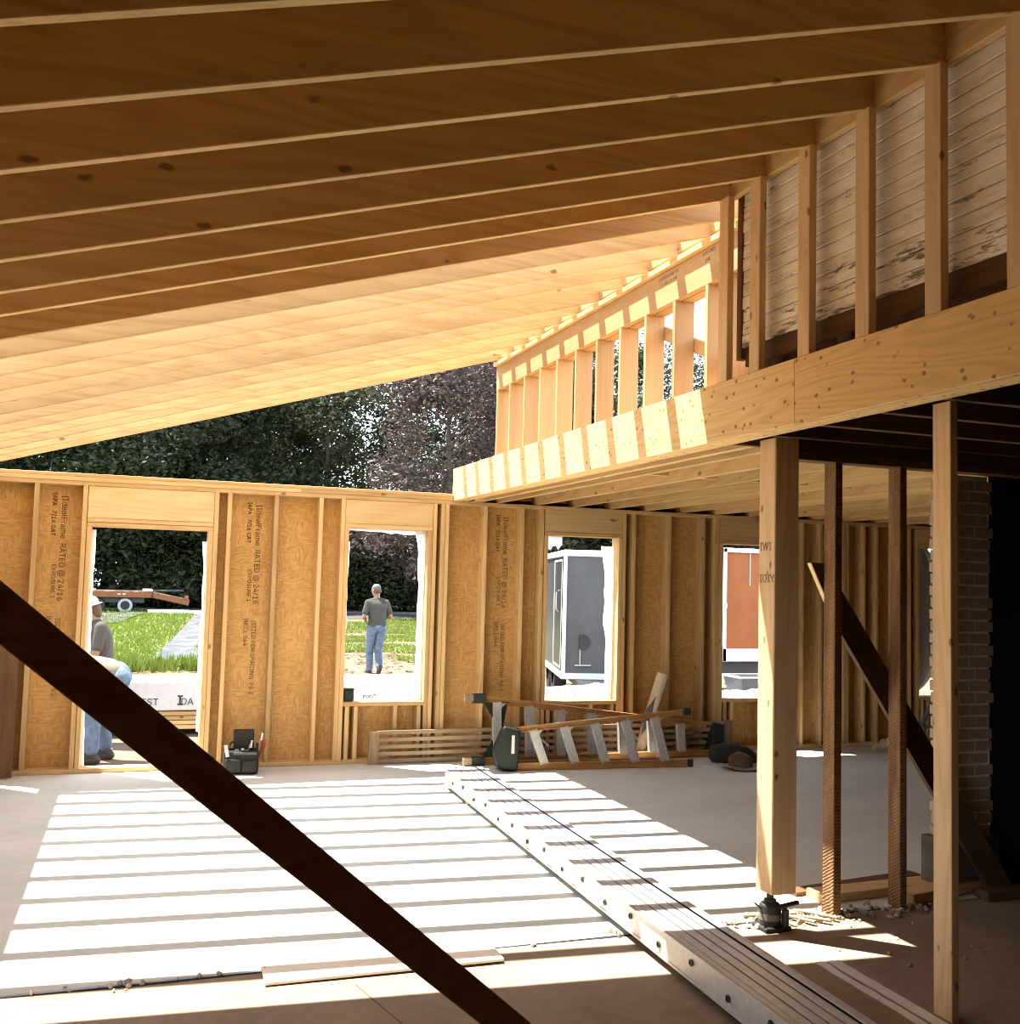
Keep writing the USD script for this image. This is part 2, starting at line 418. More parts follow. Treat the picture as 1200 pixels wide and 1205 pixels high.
def leaf_mat(name, a, b):
    mat(name, {'t': ('texture_coordinate', {}), 'n': ('noise_texture', {'scale': 1.1, 'detail': 3.0}), 'r': ('rgb_ramp', {'ramp': [(0.3, a), (0.7, b)]}),
               'd': ('principled_bsdf', {'roughness': 0.55, 'specular_ior_level': 0.35}), 'tr': ('translucent_bsdf', {}), 'x': ('mix_closure', {'fac': 0.3})},
        [('t.object', 'n.vector'), ('n.fac', 'r.fac'), ('r.color', 'd.base_color'), ('r.color', 'tr.color'), ('d.BSDF', 'x.closure1'), ('tr.BSDF', 'x.closure2')], surface='x.closure')


leaf_mat('leaf_green', (0.026, 0.036, 0.014), (0.052, 0.066, 0.027))
leaf_mat('leaf_olive', (0.036, 0.045, 0.018), (0.070, 0.080, 0.034))
leaf_mat('leaf_purple', (0.055, 0.038, 0.034), (0.105, 0.075, 0.065))
leaf_mat('leaf_bright', (0.09, 0.17, 0.03), (0.18, 0.28, 0.06))
leaf_mat('blade', (0.095, 0.135, 0.015), (0.16, 0.21, 0.03))

mat('siding_paint', {
    't': ('texture_coordinate', {}), 'm': ('mapping', {'scale': (1, 1.4, 9.0)}),
    'n': ('noise_texture', {'scale': 2.2, 'detail': 7.0, 'roughness': 0.68}),
    'r': ('rgb_ramp', {'ramp': [(0.30, (0.46, 0.37, 0.27)), (0.42, (0.72, 0.64, 0.52)), (0.6, (0.84, 0.78, 0.67))]}),
    'm3': ('mapping', {'scale': (1, 0.35, 2.2)}), 'n3': ('noise_texture', {'scale': 9.0, 'detail': 7.0, 'roughness': 0.75}), 'sz': ('separate_xyz', {}),
    'g': ('map_range', {'from_min': 2.88, 'from_max': 3.12, 'to_min': 0.13, 'to_max': 0.0, 'clamp': True}),
    'ad': ('math', {'math_type': 'add'}),
    'pr': ('map_range', {'from_min': 0.60, 'from_max': 0.66, 'to_min': 0.0, 'to_max': 0.85, 'clamp': True}),
    'mx': ('mix_color', {'b': (0.085, 0.05, 0.03)}),
    'p': ('principled_bsdf', {'roughness': 0.8, 'specular_ior_level': 0.2})},
    [('t.object', 'm.vector'), ('m.vector', 'n.vector'), ('n.fac', 'r.fac'), ('t.object', 'm3.vector'), ('m3.vector', 'n3.vector'), ('t.object', 'sz.vector'), ('sz.z', 'g.value'),
     ('n3.fac', 'ad.value1'), ('g.result', 'ad.value2'), ('ad.value', 'pr.value'), ('pr.result', 'mx.fac'), ('r.color', 'mx.a'), ('mx.result', 'p.base_color')])

# ------------------------------------------------------------------ dimensions
XL, XR = -1.25, 9.6          # inner face of the side wall at the low eave; far end of the back wall
YW, DEPTH = 9.276, 0.14      # inner face of the back wall and its stud depth
YO = 9.416                   # face of the sheathing
XB = 2.776                   # face of the main beam
SLOPE = 0.295


def zr(x):                   # underside of the rafters
    return 3.672 + SLOPE * (x - 2.745)


# ------------------------------------------------------------------ floors and ground
fl = thing('floor', 'pale new concrete slab crossed by stripes of sunlight', kind='structure')
part(fl, 'slab', bx(-1.39, 9.6, 4.56, 9.416, -0.16, 0.0, 0.005), M['new_concrete'])


def jagged(x0, x1, ya, yb, z, n, seed, h=0.02):
    """A broken strip of old screed with ragged long edges."""
    r = np.random.default_rng(seed)
    x = np.linspace(x0, x1, n)
    lo, hi = ya + r.normal(0, 0.012, n), yb + r.normal(0, 0.012, n)
    poly = np.vstack([np.c_[x, lo], np.c_[x[::-1], hi[::-1]]])
    from shapely.geometry import Polygon
    g = Polygon(poly).buffer(0)
    gs = [q for q in getattr(g, 'geoms', [g]) if q.area > 1e-4]
    m = cat([trimesh.creation.extrude_polygon(q, h, engine='earcut') for q in gs])
    m.apply_translation([0, 0, z])
    return m


of = thing('floor', 'dusty brown old concrete floor before the cracked seam', kind='structure')
ex = np.linspace(-3.2, 9.6, 420)
ey = 4.541 + 0.018 * (meshkit.fbm(np.c_[ex * 2.3, 0 * ex, 0 * ex], 4, 3) - 0.5) * 2 + 0.018 * (meshkit.noise(np.c_[ex * 0.9, 0 * ex + 5, 0 * ex], 6) - 0.6)
from shapely.geometry import Polygon
sl_ = trimesh.creation.extrude_polygon(Polygon(np.vstack([np.c_[ex, np.minimum(ey, 4.556)], [(9.6, -4.0), (-3.2, -4.0)]])), 0.156, engine='earcut')
sl_.apply_translation([0, 0, -0.16])
part(of, 'slab', sl_, M['old_concrete'])
part(of, 'joint_filler', bx(-3.2, 9.6, 4.49, 4.559, -0.10, -0.0055, 0.001), M['felt'], 'black filler in the crack between the floors')
for (xa, xb, s) in ((2.925, 2.965, 5), (2.985, 3.045, 6)):
    yy = np.linspace(1.2, 4.0, 40)
    r_ = np.random.default_rng(s)
    lo_, hi_ = xa + r_.normal(0, 0.003, 40) + 0.03 * (yy - 3), xb + r_.normal(0, 0.004, 40) + 0.03 * (yy - 3)
    mm = trimesh.creation.extrude_polygon(Polygon(np.vstack([np.c_[lo_, yy], np.c_[hi_[::-1], yy[::-1]]])), 0.006, engine='earcut')
    mm.apply_translation([0, 0, -0.006])
    part(of, 'mortar_strip', mm, M['mortar'], 'pale mortar line of a removed wall')
part(of, 'joint_line', prism((0.93, 4.3, -0.0045), (1.62, 1.2, -0.0045), 0.006, 0.003, (1, 0, 0), 0.0005), M['old_wood_y'], 'thin dark joint across the floor')
part(of, 'joint_line', prism((2.35, 3.02, -0.0045), (3.05, 3.08, -0.0045), 0.006, 0.003, (0, 1, 0), 0.0005), M['old_wood_y'], 'thin dark joint across the floor')
gr = np.stack(np.meshgrid(np.linspace(-60, 110, 120), np.linspace(9.43, 130, 110), indexing='ij'), -1).reshape(-1, 2)


def ground_z(x, y):
    x, y = np.asarray(x, float), np.asarray(y, float)
    p = np.stack([x * 1.1, y * 1.1, np.zeros_like(x)], -1)
    base = -0.16 - 0.04 * np.clip((y - 11) / 3, 0, 1)
    fade = np.clip((y - 12.6) / 2, 0, 1) * np.clip((x - 3) / 2, 0.15, 1) * np.clip((26 - y) / 4, 0.1, 1)
    return base + fade * 0.10 * (meshkit.fbm(p, 3, 5) - 0.5)


def ground_patch(x0, x1, y0, y1, nx, ny):
    return sheet(lambda u, v: (x0 + (x1 - x0) * u, y0 + (y1 - y0) * v, ground_z(x0 + (x1 - x0) * u, y0 + (y1 - y0) * v)), nx, ny)


gnd = thing('ground', 'bare sunlit dirt yard outside the new wall', kind='structure')
part(gnd, 'near_soil', ground_patch(-14, 24, 9.43, 30, 150, 90), M['dirt'])
part(gnd, 'far_soil', ground_patch(-70, 130, 30, 140, 40, 30), M['dirt'])
part(gnd, 'near_soil', sheet(lambda u, v: (-40 + 38.6 * u, -30 + 60 * v, -0.2 + 0 * u), 8, 8), M['dirt'])


def poly_patch(pts, dz, n=14):
    """A four-cornered patch lying on the ground, slightly above it."""
    p = np.array(pts, float)
    return sheet(lambda u, v: (lambda x, y: (x, y, ground_z(x, y) + dz))(
        (1 - u) * ((1 - v) * p[0, 0] + v * p[3, 0]) + u * ((1 - v) * p[1, 0] + v * p[2, 0]),
        (1 - u) * ((1 - v) * p[0, 1] + v * p[3, 1]) + u * ((1 - v) * p[1, 1] + v * p[2, 1])), n, n)


GRASS1 = [(-3.0, 21.6), (0.25, 21.6), (2.95, 53.5), (-9.0, 53.5)]
GRASS2 = [(2.4, 22.8), (6.9, 24.6), (10.6, 46.0), (6.2, 46.0)]
part(gnd, 'lawn', poly_patch(GRASS1, 0.02), M['grass'], 'bright green lawn strip seen through the doorway')
part(gnd, 'lawn', poly_patch([(-40, 56.5), (60, 56.5), (70, 75), (-40, 75)], 0.02), M['grass'])
part(gnd, 'gravel_path', poly_patch([(-12, 53.5), (60, 53.5), (60, 56.5), (-12, 56.5)], 0.015), M['gravel'])
part(gnd, 'road', poly_patch([(5.5, 46.5), (40, 46.5), (44, 52.5), (6.5, 52.5)], 0.02), M['asphalt'])


def grass_tufts(pts, n, seed, hmax, mask=0.0):
    """Separate bent blades in tufts, all on one lawn."""
    r = np.random.default_rng(seed)
    p = np.array(pts, float)
    u, v = r.random(n), r.random(n)
    x = (1 - u) * ((1 - v) * p[0, 0] + v * p[3, 0]) + u * ((1 - v) * p[1, 0] + v * p[2, 0])
    y = (1 - u) * ((1 - v) * p[0, 1] + v * p[3, 1]) + u * ((1 - v) * p[1, 1] + v * p[2, 1])
    if mask:
        keep = meshkit.fbm(np.c_[x * 0.45, y * 0.45, 0 * x], 3, 9) + 0.22 * np.minimum(1, 5 * np.minimum(np.minimum(u, 1 - u), np.minimum(v, 1 - v))) > mask + 0.12 * r.random(n)
        x, y = x[keep], y[keep]
        n = len(x)
    z = ground_z(x, y) + 0.015
    a = r.random(n) * 6.283
    h = hmax * (0.5 + 0.5 * r.random(n))
    w = 0.03
    dx, dy = np.cos(a) * w, np.sin(a) * w
    lx, ly = r.normal(0, 0.06, n), r.normal(0, 0.06, n)
    v3 = np.stack([np.c_[x - dx, y - dy, z], np.c_[x + dx, y + dy, z], np.c_[x + lx, y + ly, z + h]], 1).reshape(-1, 3)
    return trimesh.Trimesh(v3, np.arange(3 * n).reshape(-1, 3), process=False)


solo('grass', grass_tufts(GRASS1, 16000, 1, 0.16), M['blade'], 'bright green grass blades outside the doorway', 'grass', kind='stuff')
solo('grass', grass_tufts([(0.6, 21.0), (9.6, 21.6), (14.6, 46.0), (4.2, 46.0)], 52000, 2, 0.11, 0.53), M['blade'], 'patchy green grass blades around the walking man', 'grass', kind='stuff')
rc = np.random.default_rng(31)
clods = []
for _ in range(700):
    x, y = rc.uniform(1.5, 11.0), rc.uniform(15.0, 30.0)
    if rc.random() < 0.5:
        y = 21.5 + 1.3 * (x - 6) * 0.25 + rc.choice([0.0, 1.5, 3.4]) + rc.normal(0, 0.15)
        x = rc.uniform(4.6, 11)
    sz = rc.uniform(0.03, 0.11)
    b = trimesh.creation.icosphere(0, sz)
    b.vertices *= np.r_[rc.uniform(0.7, 1.7, 2), 0.45]
    b.vertices += rc.normal(0, sz * 0.12, b.vertices.shape)
    b.apply_translation([x, y, float(ground_z(x, y))])
    clods.append(b)
part(gnd, 'dirt_clods', cat(clods), M['dirt'], 'loose clods along the ruts in the yard', 'stuff')
solo('grass', grass_tufts([(-3, 20.2), (4, 20.6), (4, 21.8), (-3, 21.4)], 1800, 3, 0.34), M['blade'], 'ragged weeds along the near end of the lawn', 'grass', kind='stuff')
tp = sheet(lambda u, v: ((0.30 + 0.12 * u) * (1 - v) + (3.1 + 0.9 * u) * v + 1.35 * u * (1 - v), 21.8 + 31.5 * v, ground_z(1 + u, 21.8 + 31.5 * v) + 0.045 + 0.05 * (meshkit.noise(np.stack([u * 5, v * 26, 0 * u], -1), 4))), 14, 60)
solo('ground_sheet', tp, M['plastic_sheet'], 'crinkled grey plastic sheet lying along the lawn', 'plastic sheet')
tp2 = sheet(lambda u, v: (-2.6 + 2.0 * u + 1.2 * v, 36 + 12 * v + 3 * u, ground_z(0 * u, 40 + 0 * u) + 0.05 + 0.04 * meshkit.noise(np.stack([u * 6, v * 9, 0 * u], -1), 8)), 12, 20)
solo('ground_sheet', tp2, M['plastic_sheet'], 'pale plastic sheet across the lawn behind the man in the hat', 'plastic sheet')

# ------------------------------------------------------------------ back wall
wb = thing('wall_back', 'open stud wall with strand board sheathing and rough window openings', kind='structure')
OPEN = [('door', -0.369, 0.571, 0.038, 2.04), ('a', 1.80, 2.545, 0.55, 2.125), ('b', 3.75, 4.51, 0.53, 2.13), ('c', 5.71, 6.47, 0.53, 2.12), ('e', 8.23, 9.0, 0.52, 2.17)]
part(wb, 'bottom_plate', bx(XL - 0.14, 3.2, YW, YO, 0, 0.038), M['fir_x'])
part(wb, 'bottom_plate', bx(3.2, XR, YW, YO, 0, 0.038), M['fir_x'])
part(wb, 'top_plate', bx(XL - 0.14, 3.6, YW, YO, 2.382, 2.418), M['fir_x'])
part(wb, 'top_plate', bx(3.6, XR, YW, YO, 2.382, 2.418), M['fir_x'])
part(wb, 'top_plate', bx(XL - 0.14, 1.35, YW - 0.004, YO, 2.418, 2.452), M['fir_x'])
part(wb, 'top_plate', bx(1.35, XB - 0.004, YW - 0.004, YO, 2.418, 2.452), M['fir_x'])
part(wb, 'top_plate', bx(XL - 0.14, XB - 0.004, YW, YO, 2.452, 2.482), M['fir_x'])


def stud(x0, z0=0.038, z1=2.382, w=0.038, y0=YW, y1=YO):
    part(wb, 'stud', bx(x0, x0 + w, y0 + RNG.uniform(0, 0.003), y1, z0, z1), M['fir_z'])


for x in (-1.25, -0.823, -0.45, 0.612, 0.722, 1.124, 1.52, 1.722, 2.587, 2.663, 2.704, 3.084, 3.46, 3.665, 4.552, 4.66, 5.06, 5.455, 5.60, 5.640, 6.508, 6.66, 6.90, 7.20, 7.245, 7.46, 7.63, 8.00, 8.08, 9.04, 9.3):
    stud(x)
for nm, x0, x1, z0, z1 in OPEN:
    part(wb, 'jamb_stud', bx(x0 - 0.039, x0 - 0.001, YW + 0.001, YO, 0.038, z1 + 0.002), M['fir_z'])
    part(wb, 'jamb_stud', bx(x1 + 0.001, x1 + 0.039, YW + 0.001, YO, 0.038, z1 + 0.002), M['fir_z'])
    zt = z1
    for _ in range(2 if nm == 'door' else 1):
        part(wb, 'header_plate', bx(x0 - 0.038, x1 + 0.038, YW + 0.002, YO, zt + 0.002, zt + 0.036), M['fir_x'])
        zt += 0.037
    part(wb, 'header', bx(x0 - 0.038, x1 + 0.038, YW + 0.006, YO, zt, 2.381), M['header_x'])
    if nm != 'door':
        part(wb, 'sill_plate', bx(x0, x1, YW + 0.001, YO, z0 - 0.038, z0), M['fir_x'])
        for xc in (x0 + 0.02, x0 + 0.10, (x0 + x1) / 2 + 0.09, x1 - 0.06):
            part(wb, 'cripple_stud', bx(xc, xc + 0.038, YW + 0.002, YO, 0.038, z0 - 0.039), M['fir_z'])
# sheathing panels, cut round the openings
edges = [XL - 0.14, -0.02, 1.20, 2.42, 3.64, 4.86, 6.08, 7.30, 8.52, XR]
for xa, xb in zip(edges[:-1], edges[1:]):
    cuts = sorted({xa, xb} | {x for _, o0, o1, _, _ in OPEN for x in (o0, o1) if xa < x < xb})
    for u, v in zip(cuts[:-1], cuts[1:]):
        hole = next((o for o in OPEN if o[1] <= (u + v) / 2 <= o[2]), None)
        spans = [(0.0, 2.46)] if hole is None else [(0.0, hole[3]), (hole[4], 2.46)]
        for za, zb in spans:
            if zb - za > 0.045:
                part(wb, 'sheathing_panel', bx(u + 0.001, v - 0.001, YO, YO + 0.012, za, zb, 0.001), M['osb_xz'])
part(wb, 'house_wrap', cat([bx(u, v, YO + 0.013, YO + 0.0145, za, zb, 0.0001) for u, v, za, zb in
                            [(XL - 0.14, -0.369, 0, 2.46), (0.571, 1.80, 0, 2.46), (2.545, 3.75, 0, 2.46), (4.51, 5.71, 0, 2.46), (6.47, 8.23, 0, 2.46), (9.0, XR, 0, 2.46)]]),
     M['house_wrap'], 'white house wrap over the outer face')


def wrap_flap(fn, nu=24, nv=10, m='house_wrap'):
    part(wb, 'wrap_flap', sheet(fn, nu, nv), M[m], 'torn white house wrap flap in a window opening')


def nz(u, s, k=6.0):
    return meshkit.fbm(np.stack([u * k, 0 * u + s * 7.3, 0 * u], -1), 3, s) - 0.5


YF = YO + 0.02


def bottom_flap(x0, x1, z0, h, s):
    wrap_flap(lambda u, v: (x0 + (x1 - x0) * u, YF - 0.03 + 0.05 * nz(u + v * 0.3, s) + 0.03 * v, z0 - 0.005 + v * (h + 0.10 * nz(u, s + 1, 5.0))))


def side_flap(x0, x1, z0, z1, s, amp=0.03):
    d = math.copysign(1, x1 - x0)
    wrap_flap(lambda u, v: (x0 + (x1 - x0) * v * (0.6 + 0.8 * np.clip(0.5 + 2.2 * nz(u, s, 4.0), 0, 1)), YF - 0.04 + 0.04 * nz(u + v, s + 2) + 0.02 * v, z0 + (z1 - z0) * u), 40, 6)


bottom_flap(1.80, 2.545, 0.55, 0.125, 1)
side_flap(2.55, 2.475, 0.55, 2.12, 2)
side_flap(1.795, 1.825, 0.55, 2.0, 3)
wrap_flap(lambda u, v: (1.80 + 0.745 * u, YF - 0.02 + 0.03 * nz(u, 9), 2.13 - v * (0.035 + 0.05 * nz(u, 5, 7.0))))
bottom_flap(3.75, 4.51, 0.53, 0.15, 4)
side_flap(4.515, 4.41, 0.53, 2.05, 5)
side_flap(3.745, 3.775, 0.53, 2.12, 6)
wrap_flap(lambda u, v: (3.75 + 0.2 * u, YF - 0.02 + 0.03 * nz(u, 19), 2.135 - v * (0.12 + 0.12 * nz(u, 7, 5.0))))
bottom_flap(5.71, 6.47, 0.53, 0.07, 8)
side_flap(5.705, 5.725, 0.53, 2.12, 9)
side_flap(-0.375, -0.345, 0.04, 2.02, 10)
side_flap(0.577, 0.545, 0.3, 1.95, 11)
wrap_flap(lambda u, v: (8.24 + v * (0.10 + 0.42 * np.sin(np.pi * np.clip(u * 0.95, 0, 1)) ** 0.7) , YF - 0.09 + 0.07 * v + 0.03 * nz(u * 0.6 + v, 12), 0.56 + 1.62 * u), 30, 10, 'wrap_gray')
# lettering on the strand board and the wrap


def lettering(text, x, z_top, h, mat_name='ink', y=YO - 0.001, bold=False):
    m = meshkit.text_mesh(text, h, 0.0012, bold)
    v = m.vertices.copy()
    m.vertices = np.c_[x + v[:, 1], y - v[:, 2] + 0.0, z_top - v[:, 0]]
    return part(wb, 'lettering', m, M[mat_name], 'black printed stamp reading down the panel')


for xs in (-0.615, 0.985, 3.335, 6.985):
    lettering('[IdealFrame  RATED @ 24/16', xs, 2.30, 0.046)
    lettering('[APA   7/16 CAT', xs - 0.075, 2.32, 0.034, bold=True)
    lettering('EXPOSURE 1', xs - 0.055, 1.72, 0.034)
    lettering('[SIZED FOR SPACING  PS 2', xs - 0.002, 1.27, 0.036)
    lettering('[MILL 544', xs - 0.07, 1.29, 0.036)
sc = meshkit.text_mesh('Porch', 0.030, 0.001, True)
sc.vertices = np.c_[2.0 + sc.vertices[:, 0] * 1.1, YF - 0.045 - sc.vertices[:, 2], 0.568 + sc.vertices[:, 1] + 0.12 * sc.vertices[:, 0]]
part(wb, 'lettering', sc, M['blue_ink'], 'scribbled note on the wrap at the sill')
hh = meshkit.text_mesh('H', 0.13, 0.001, True)
hh.vertices = np.c_[8.50 + hh.vertices[:, 0], YF - 0.10 - hh.vertices[:, 2], 1.74 + hh.vertices[:, 1]]
part(wb, 'lettering', hh, M['blue_ink'], 'dark letter printed on the wrap')

cu = thing('tape_box', 'small black box standing on the sill of the window with the walking man', 'box', loc=(1.862, 9.36, 0.551))
part(cu, 'body', to_tm(rbox((0.085, 0.07, 0.10), 0.008, (0, 0, 0.05))), M['black_plastic'], smooth=40)
part(cu, 'lid', to_tm(rbox((0.092, 0.076, 0.016), 0.006, (0, 0, 0.108))), M['dark_green_plastic'], smooth=40)

# ------------------------------------------------------------------ low side wall and the wall behind the camera
wl = thing('wall_left', 'low eave wall of studs and strand board', kind='structure')
part(wl, 'bottom_plate', bx(XL - 0.14, XL, -4.0, YW, 0, 0.038), M['fir_y'])
part(wl, 'top_plate', bx(XL - 0.14, XL, -4.0, YW, 2.40, 2.44), M['fir_y'])
part(wl, 'top_plate', bx(XL - 0.14, XL, -4.0, YW - 0.01, 2.44, 2.482), M['fir_y'])
WINS = [(7.80, 8.34, 0.95, 1.50), (2.35, 4.30, 0.30, 2.20)]
for y in np.arange(-3.9, 9.2, 0.4064):
    if not any(w[0] - 0.05 < y < w[1] for w in WINS):
        part(wl, 'stud', bx(XL - 0.14, XL, y, y + 0.038, 0.038, 2.40), M['fir_z'])
ye = [-4.0] + sorted(v for w in WINS for v in w[:2]) + [YW]
for y0, y1 in zip(ye[:-1], ye[1:]):
    w = next((w for w in WINS if w[0] == y0), None)
    for z0, z1 in ([(0, 2.48)] if w is None else [(0, w[2]), (w[3], 2.48)]):
        part(wl, 'sheathing_panel', bx(XL - 0.152, XL - 0.14, y0, y1, z0, z1, 0.001), M['osb_yz'])
for w in WINS:
    part(wl, 'sill_plate', bx(XL - 0.14, XL, w[0], w[1], w[2] - 0.038, w[2]), M['fir_y'])
    part(wl, 'header', bx(XL - 0.14, XL, w[0], w[1], w[3], w[3] + 0.2), M['fir_y'])
wf = thing('wall_front', 'brown board wall behind the viewpoint', kind='structure')
part(wf, 'sheathing_panel', bx(-1.4, 9.6, -4.05, -4.03, 0, 4.6, 0.001), M['weathered_x'])

# ------------------------------------------------------------------ roof: rafters, deck, ledger
cl = thing('ceiling', 'bare sloping rafters under a partly laid roof deck', kind='structure')
NEAR_Y = [5.02, 4.59, 4.25, 3.855, 3.455, 3.05, 2.655, 2.25, 1.85, 1.45, 1.05, 0.65, 0.25, -0.15, -0.55, -0.95, -1.35, -1.75, -2.15, -2.55, -2.95, -3.35, -3.75]
FAR_Y = [9.27, 8.915, 8.53, 8.15, 7.77, 7.385, 6.99, 6.59, 6.20, 5.80, 5.395]
RH = 0.235
RV = RH * math.sqrt(1 + SLOPE ** 2)


def rafter(y, x1, x0=-1.75):
    a, b = np.array([x0, y, zr(x0) + RV / 2]), np.array([x1, y, zr(x1) + RV / 2])
    part(cl, 'rafter', prism(a, b, RH, 0.038, (0, 0, 1)), M['fir_x'])


for y in NEAR_Y:
    rafter(y, 3.17 if y > 4.55 else 2.81)
for y in FAR_Y:
    rafter(y, 3.30)


def deck(x0, x1, y0, y1):
    z0, z1 = zr(x0) + RV + 0.007, zr(x1) + RV + 0.007
    part(cl, 'deck_panel', prism((x0, (y0 + y1) / 2, z0), (x1, (y0 + y1) / 2, z1), y1 - y0, 0.012, (0, 1, 0), 0.001), M['osb_xy'])


for k, (x0, x1) in enumerate(((-1.75, 0.6805), (0.680, 3.12))):
    y = 5.055
    first = 1.215 if k == 0 else 0.61
    while y > -4.0:
        h = first if y == 5.055 else 1.215
        deck(x0, x1, max(y - h, -4.02), y)
        y -= h - 0.0005
part(cl, 'ledger', bx(2.815, 2.853, -4.0, 4.56, zr(2.80), zr(2.80) + 0.24), M['fir_y'])
part(cl, 'subfascia', bx(-1.79, -1.752, -4.0, 9.3, zr(-1.75), zr(-1.75) + 0.235), M['fir_y'])
ys = sorted(FAR_Y) + []
for a, b in zip(ys[:-1], ys[1:]):
    part(cl, 'blocking', bx(3.185, 3.222, a + 0.02, b - 0.02, zr(3.185) + 0.01, zr(3.185) + 0.2), M['fir_y'])
part(cl, 'blocking', bx(3.185, 3.222, 5.01, 5.375, zr(3.185) + 0.01, zr(3.185) + 0.2), M['fir_y'])

# ------------------------------------------------------------------ main beam and the stud walls above it
bm = thing('support_beam', 'deep laminated wooden beam striped by sunlight, carrying the short studs', 'beam')
part(bm, 'laminated_ply', bx(XB, XB + 0.044, -3.9, 3.924, 2.418, 2.722), M['lvl_y'])
part(bm, 'laminated_ply', bx(XB, XB + 0.044, 3.927, 9.31, 2.418, 2.722), M['lvl_y'])
part(bm, 'laminated_ply', bx(XB + 0.045, XB + 0.089, -3.9, 9.31, 2.418, 2.722), M['lvl_y'])
part(bm, 'laminated_ply', bx(XB + 0.09, XB + 0.134, -3.9, 9.31, 2.418, 2.722), M['lvl_y'])
kw = thing('knee_wall', 'row of upright studs between the beam and the dark rafters', kind='structure')
for y in (4.54, 4.25, 3.855, 3.455, 3.05, 2.655, 2.25, 1.85, 1.45):
    part(kw, 'stud', bx(XB, XB + 0.038, y - 0.035, y + 0.052, 2.722, zr(XB) + 0.004), M['bright_fir_z'])
kf = thing('knee_wall', 'sunlit stud wall with a printed header beyond the end of the old siding', kind='structure')
XK = 3.18
for y in FAR_Y:
    part(kf, 'stud', bx(XK, XK + 0.14, y - 0.019, y + 0.019, 2.79, 3.505), M['lsl_z'])
part(kf, 'stud', bx(XK, XK + 0.14, 5.12, 5.158, 2.79, 3.505), M['lsl_z'])
part(kf, 'stud', bx(XK, XK + 0.14, 4.80, 4.838, 2.79, 3.505), M['lsl_z'])
part(kf, 'bottom_plate', bx(XK, XK + 0.14, 4.66, 9.30, 2.752, 2.789), M['fir_y'])
part(kf, 'header', bx(XK, XK + 0.044, 6.94, 9.30, 3.506, 3.735), M['lsl_y'])
part(kf, 'header', bx(XK, XK + 0.044, 4.66, 6.937, 3.506, 3.735), M['lsl_y'])
part(kf, 'header', bx(XK + 0.05, XK + 0.14, 4.66, 9.30, 3.506, 3.735), M['lsl_y'])
part(kf, 'top_plate', bx(XK - 0.034, XK + 0.14, 4.66, 9.30, 3.736, 3.774), M['fir_y'])
part(kf, 'diagonal_brace', prism((XK + 0.16, 6.45, 3.50), (XK + 0.16, 4.75, 2.80), 0.089, 0.038, (0, 0, 1)), M['fir_y'])
for k, (tx, yy, zz, h) in enumerate((('2.0 RIGIDLAM LVL', 6.02, 3.685, 0.022), ('1-3/4 x 9-1/4', 5.98, 3.645, 0.022), ('APA EWS', 5.45, 3.695, 0.024), ('2.0E', 5.42, 3.65, 0.022))):
    m = meshkit.text_mesh(tx, h, 0.0012)
    v = m.vertices.copy()
    m.vertices = np.c_[XK - 0.0005 - v[:, 2], yy - v[:, 0], zz + v[:, 1]]
    part(kf, 'lettering', m, M['faint_ink'], 'dark stamp printed on the header')

# ------------------------------------------------------------------ joists and deck over the far room
dk = thing('ceiling', 'pale floor joists under a plank deck beside the beam', kind='structure')
for x in (3.03, 3.215, 3.62, 4.01, 4.405, 4.80, 5.21, 5.61, 6.01, 6.42, 6.82, 7.23, 7.63, 8.04, 8.44, 8.85, 9.25):
    part(dk, 'joist', bx(x, x + 0.038, 4.68, YO, 2.42, 2.655), M['fir_y'])
    if x < 9:
        part(dk, 'blocking', bx(x + 0.039, x + (0.145 if x < 3.1 else 0.36), 6.55 + 0.05 * ((x * 10) % 2), 6.588 + 0.05 * ((x * 10) % 2), 2.46, 2.65), M['fir_x'])
part(dk, 'rim_joist', bx(2.915, XR, YO + 0.0, YO + 0.038, 2.418, 2.655), M['fir_x'])
part(dk, 'rim_joist', bx(2.915, XR, 4.64, 4.678, 2.42, 2.655), M['old_wood_x'])
for i, y in enumerate(np.arange(4.64, 9.4, 1.2)):
    for x0, x1 in ((2.915, 5.32), (5.325, 7.72), (7.725, XR)):
        part(dk, 'deck_panel', bx(x0, x1, y, min(y + 1.196, 9.42), 2.658, 2.676, 0.001), M['fir_x'] if i % 2 else M['osb_xy'])

# ------------------------------------------------------------------ old house: siding above, stripped wall, dark ceiling
ow = thing('wall_upper', 'weathered white board siding of the old house behind the studs', kind='structure')
z, k = 2.885, 0
while z < 4.55:
    part(ow, 'siding_board', prism((2.872, 4.50 - 0.004 * (k % 3), z + 0.042), (2.872, -4.0, z + 0.042), 0.064, 0.016, (0.03 * (k % 2), 0, 1), 0.004), M['siding_paint'])
    z += 0.067
    k += 1
part(ow, 'corner_board', bx(2.86, 2.90, 4.505, 4.55, 2.84, 4.2), M['old_wood_z'], 'dark bare corner board at the end of the siding')
part(ow, 'sheathing_board', bx(2.884, 2.90, -4.0, 4.50, 2.80, 4.55), M['old_wood_y'])
part(ow, 'sill_beam', bx(3.02, 3.12, -4.0, 4.5, 2.68, 2.95), M['old_wood_y'])
for y in np.arange(-3.6, 4.4, 0.53):
    part(ow, 'stub', bx(2.93, 3.01, y, y + 0.045, 2.68, 2.88), M['old_wood_z'])
oc = thing('ceiling', 'dark old floor joists over the gutted house', kind='structure')
for y in (4.45, 4.05, 3.63, 3.25, 2.85, 2.45, 2.05, 1.65, 1.25, 0.85, 0.45, 0.05, -0.35, -0.75, -1.15, -1.55, -1.95, -2.35, -2.75, -3.15, -3.55):
    part(oc, 'joist', bx(2.93, 9.6, y, y + 0.042, 2.45, 2.655), M['old_wood_x'])
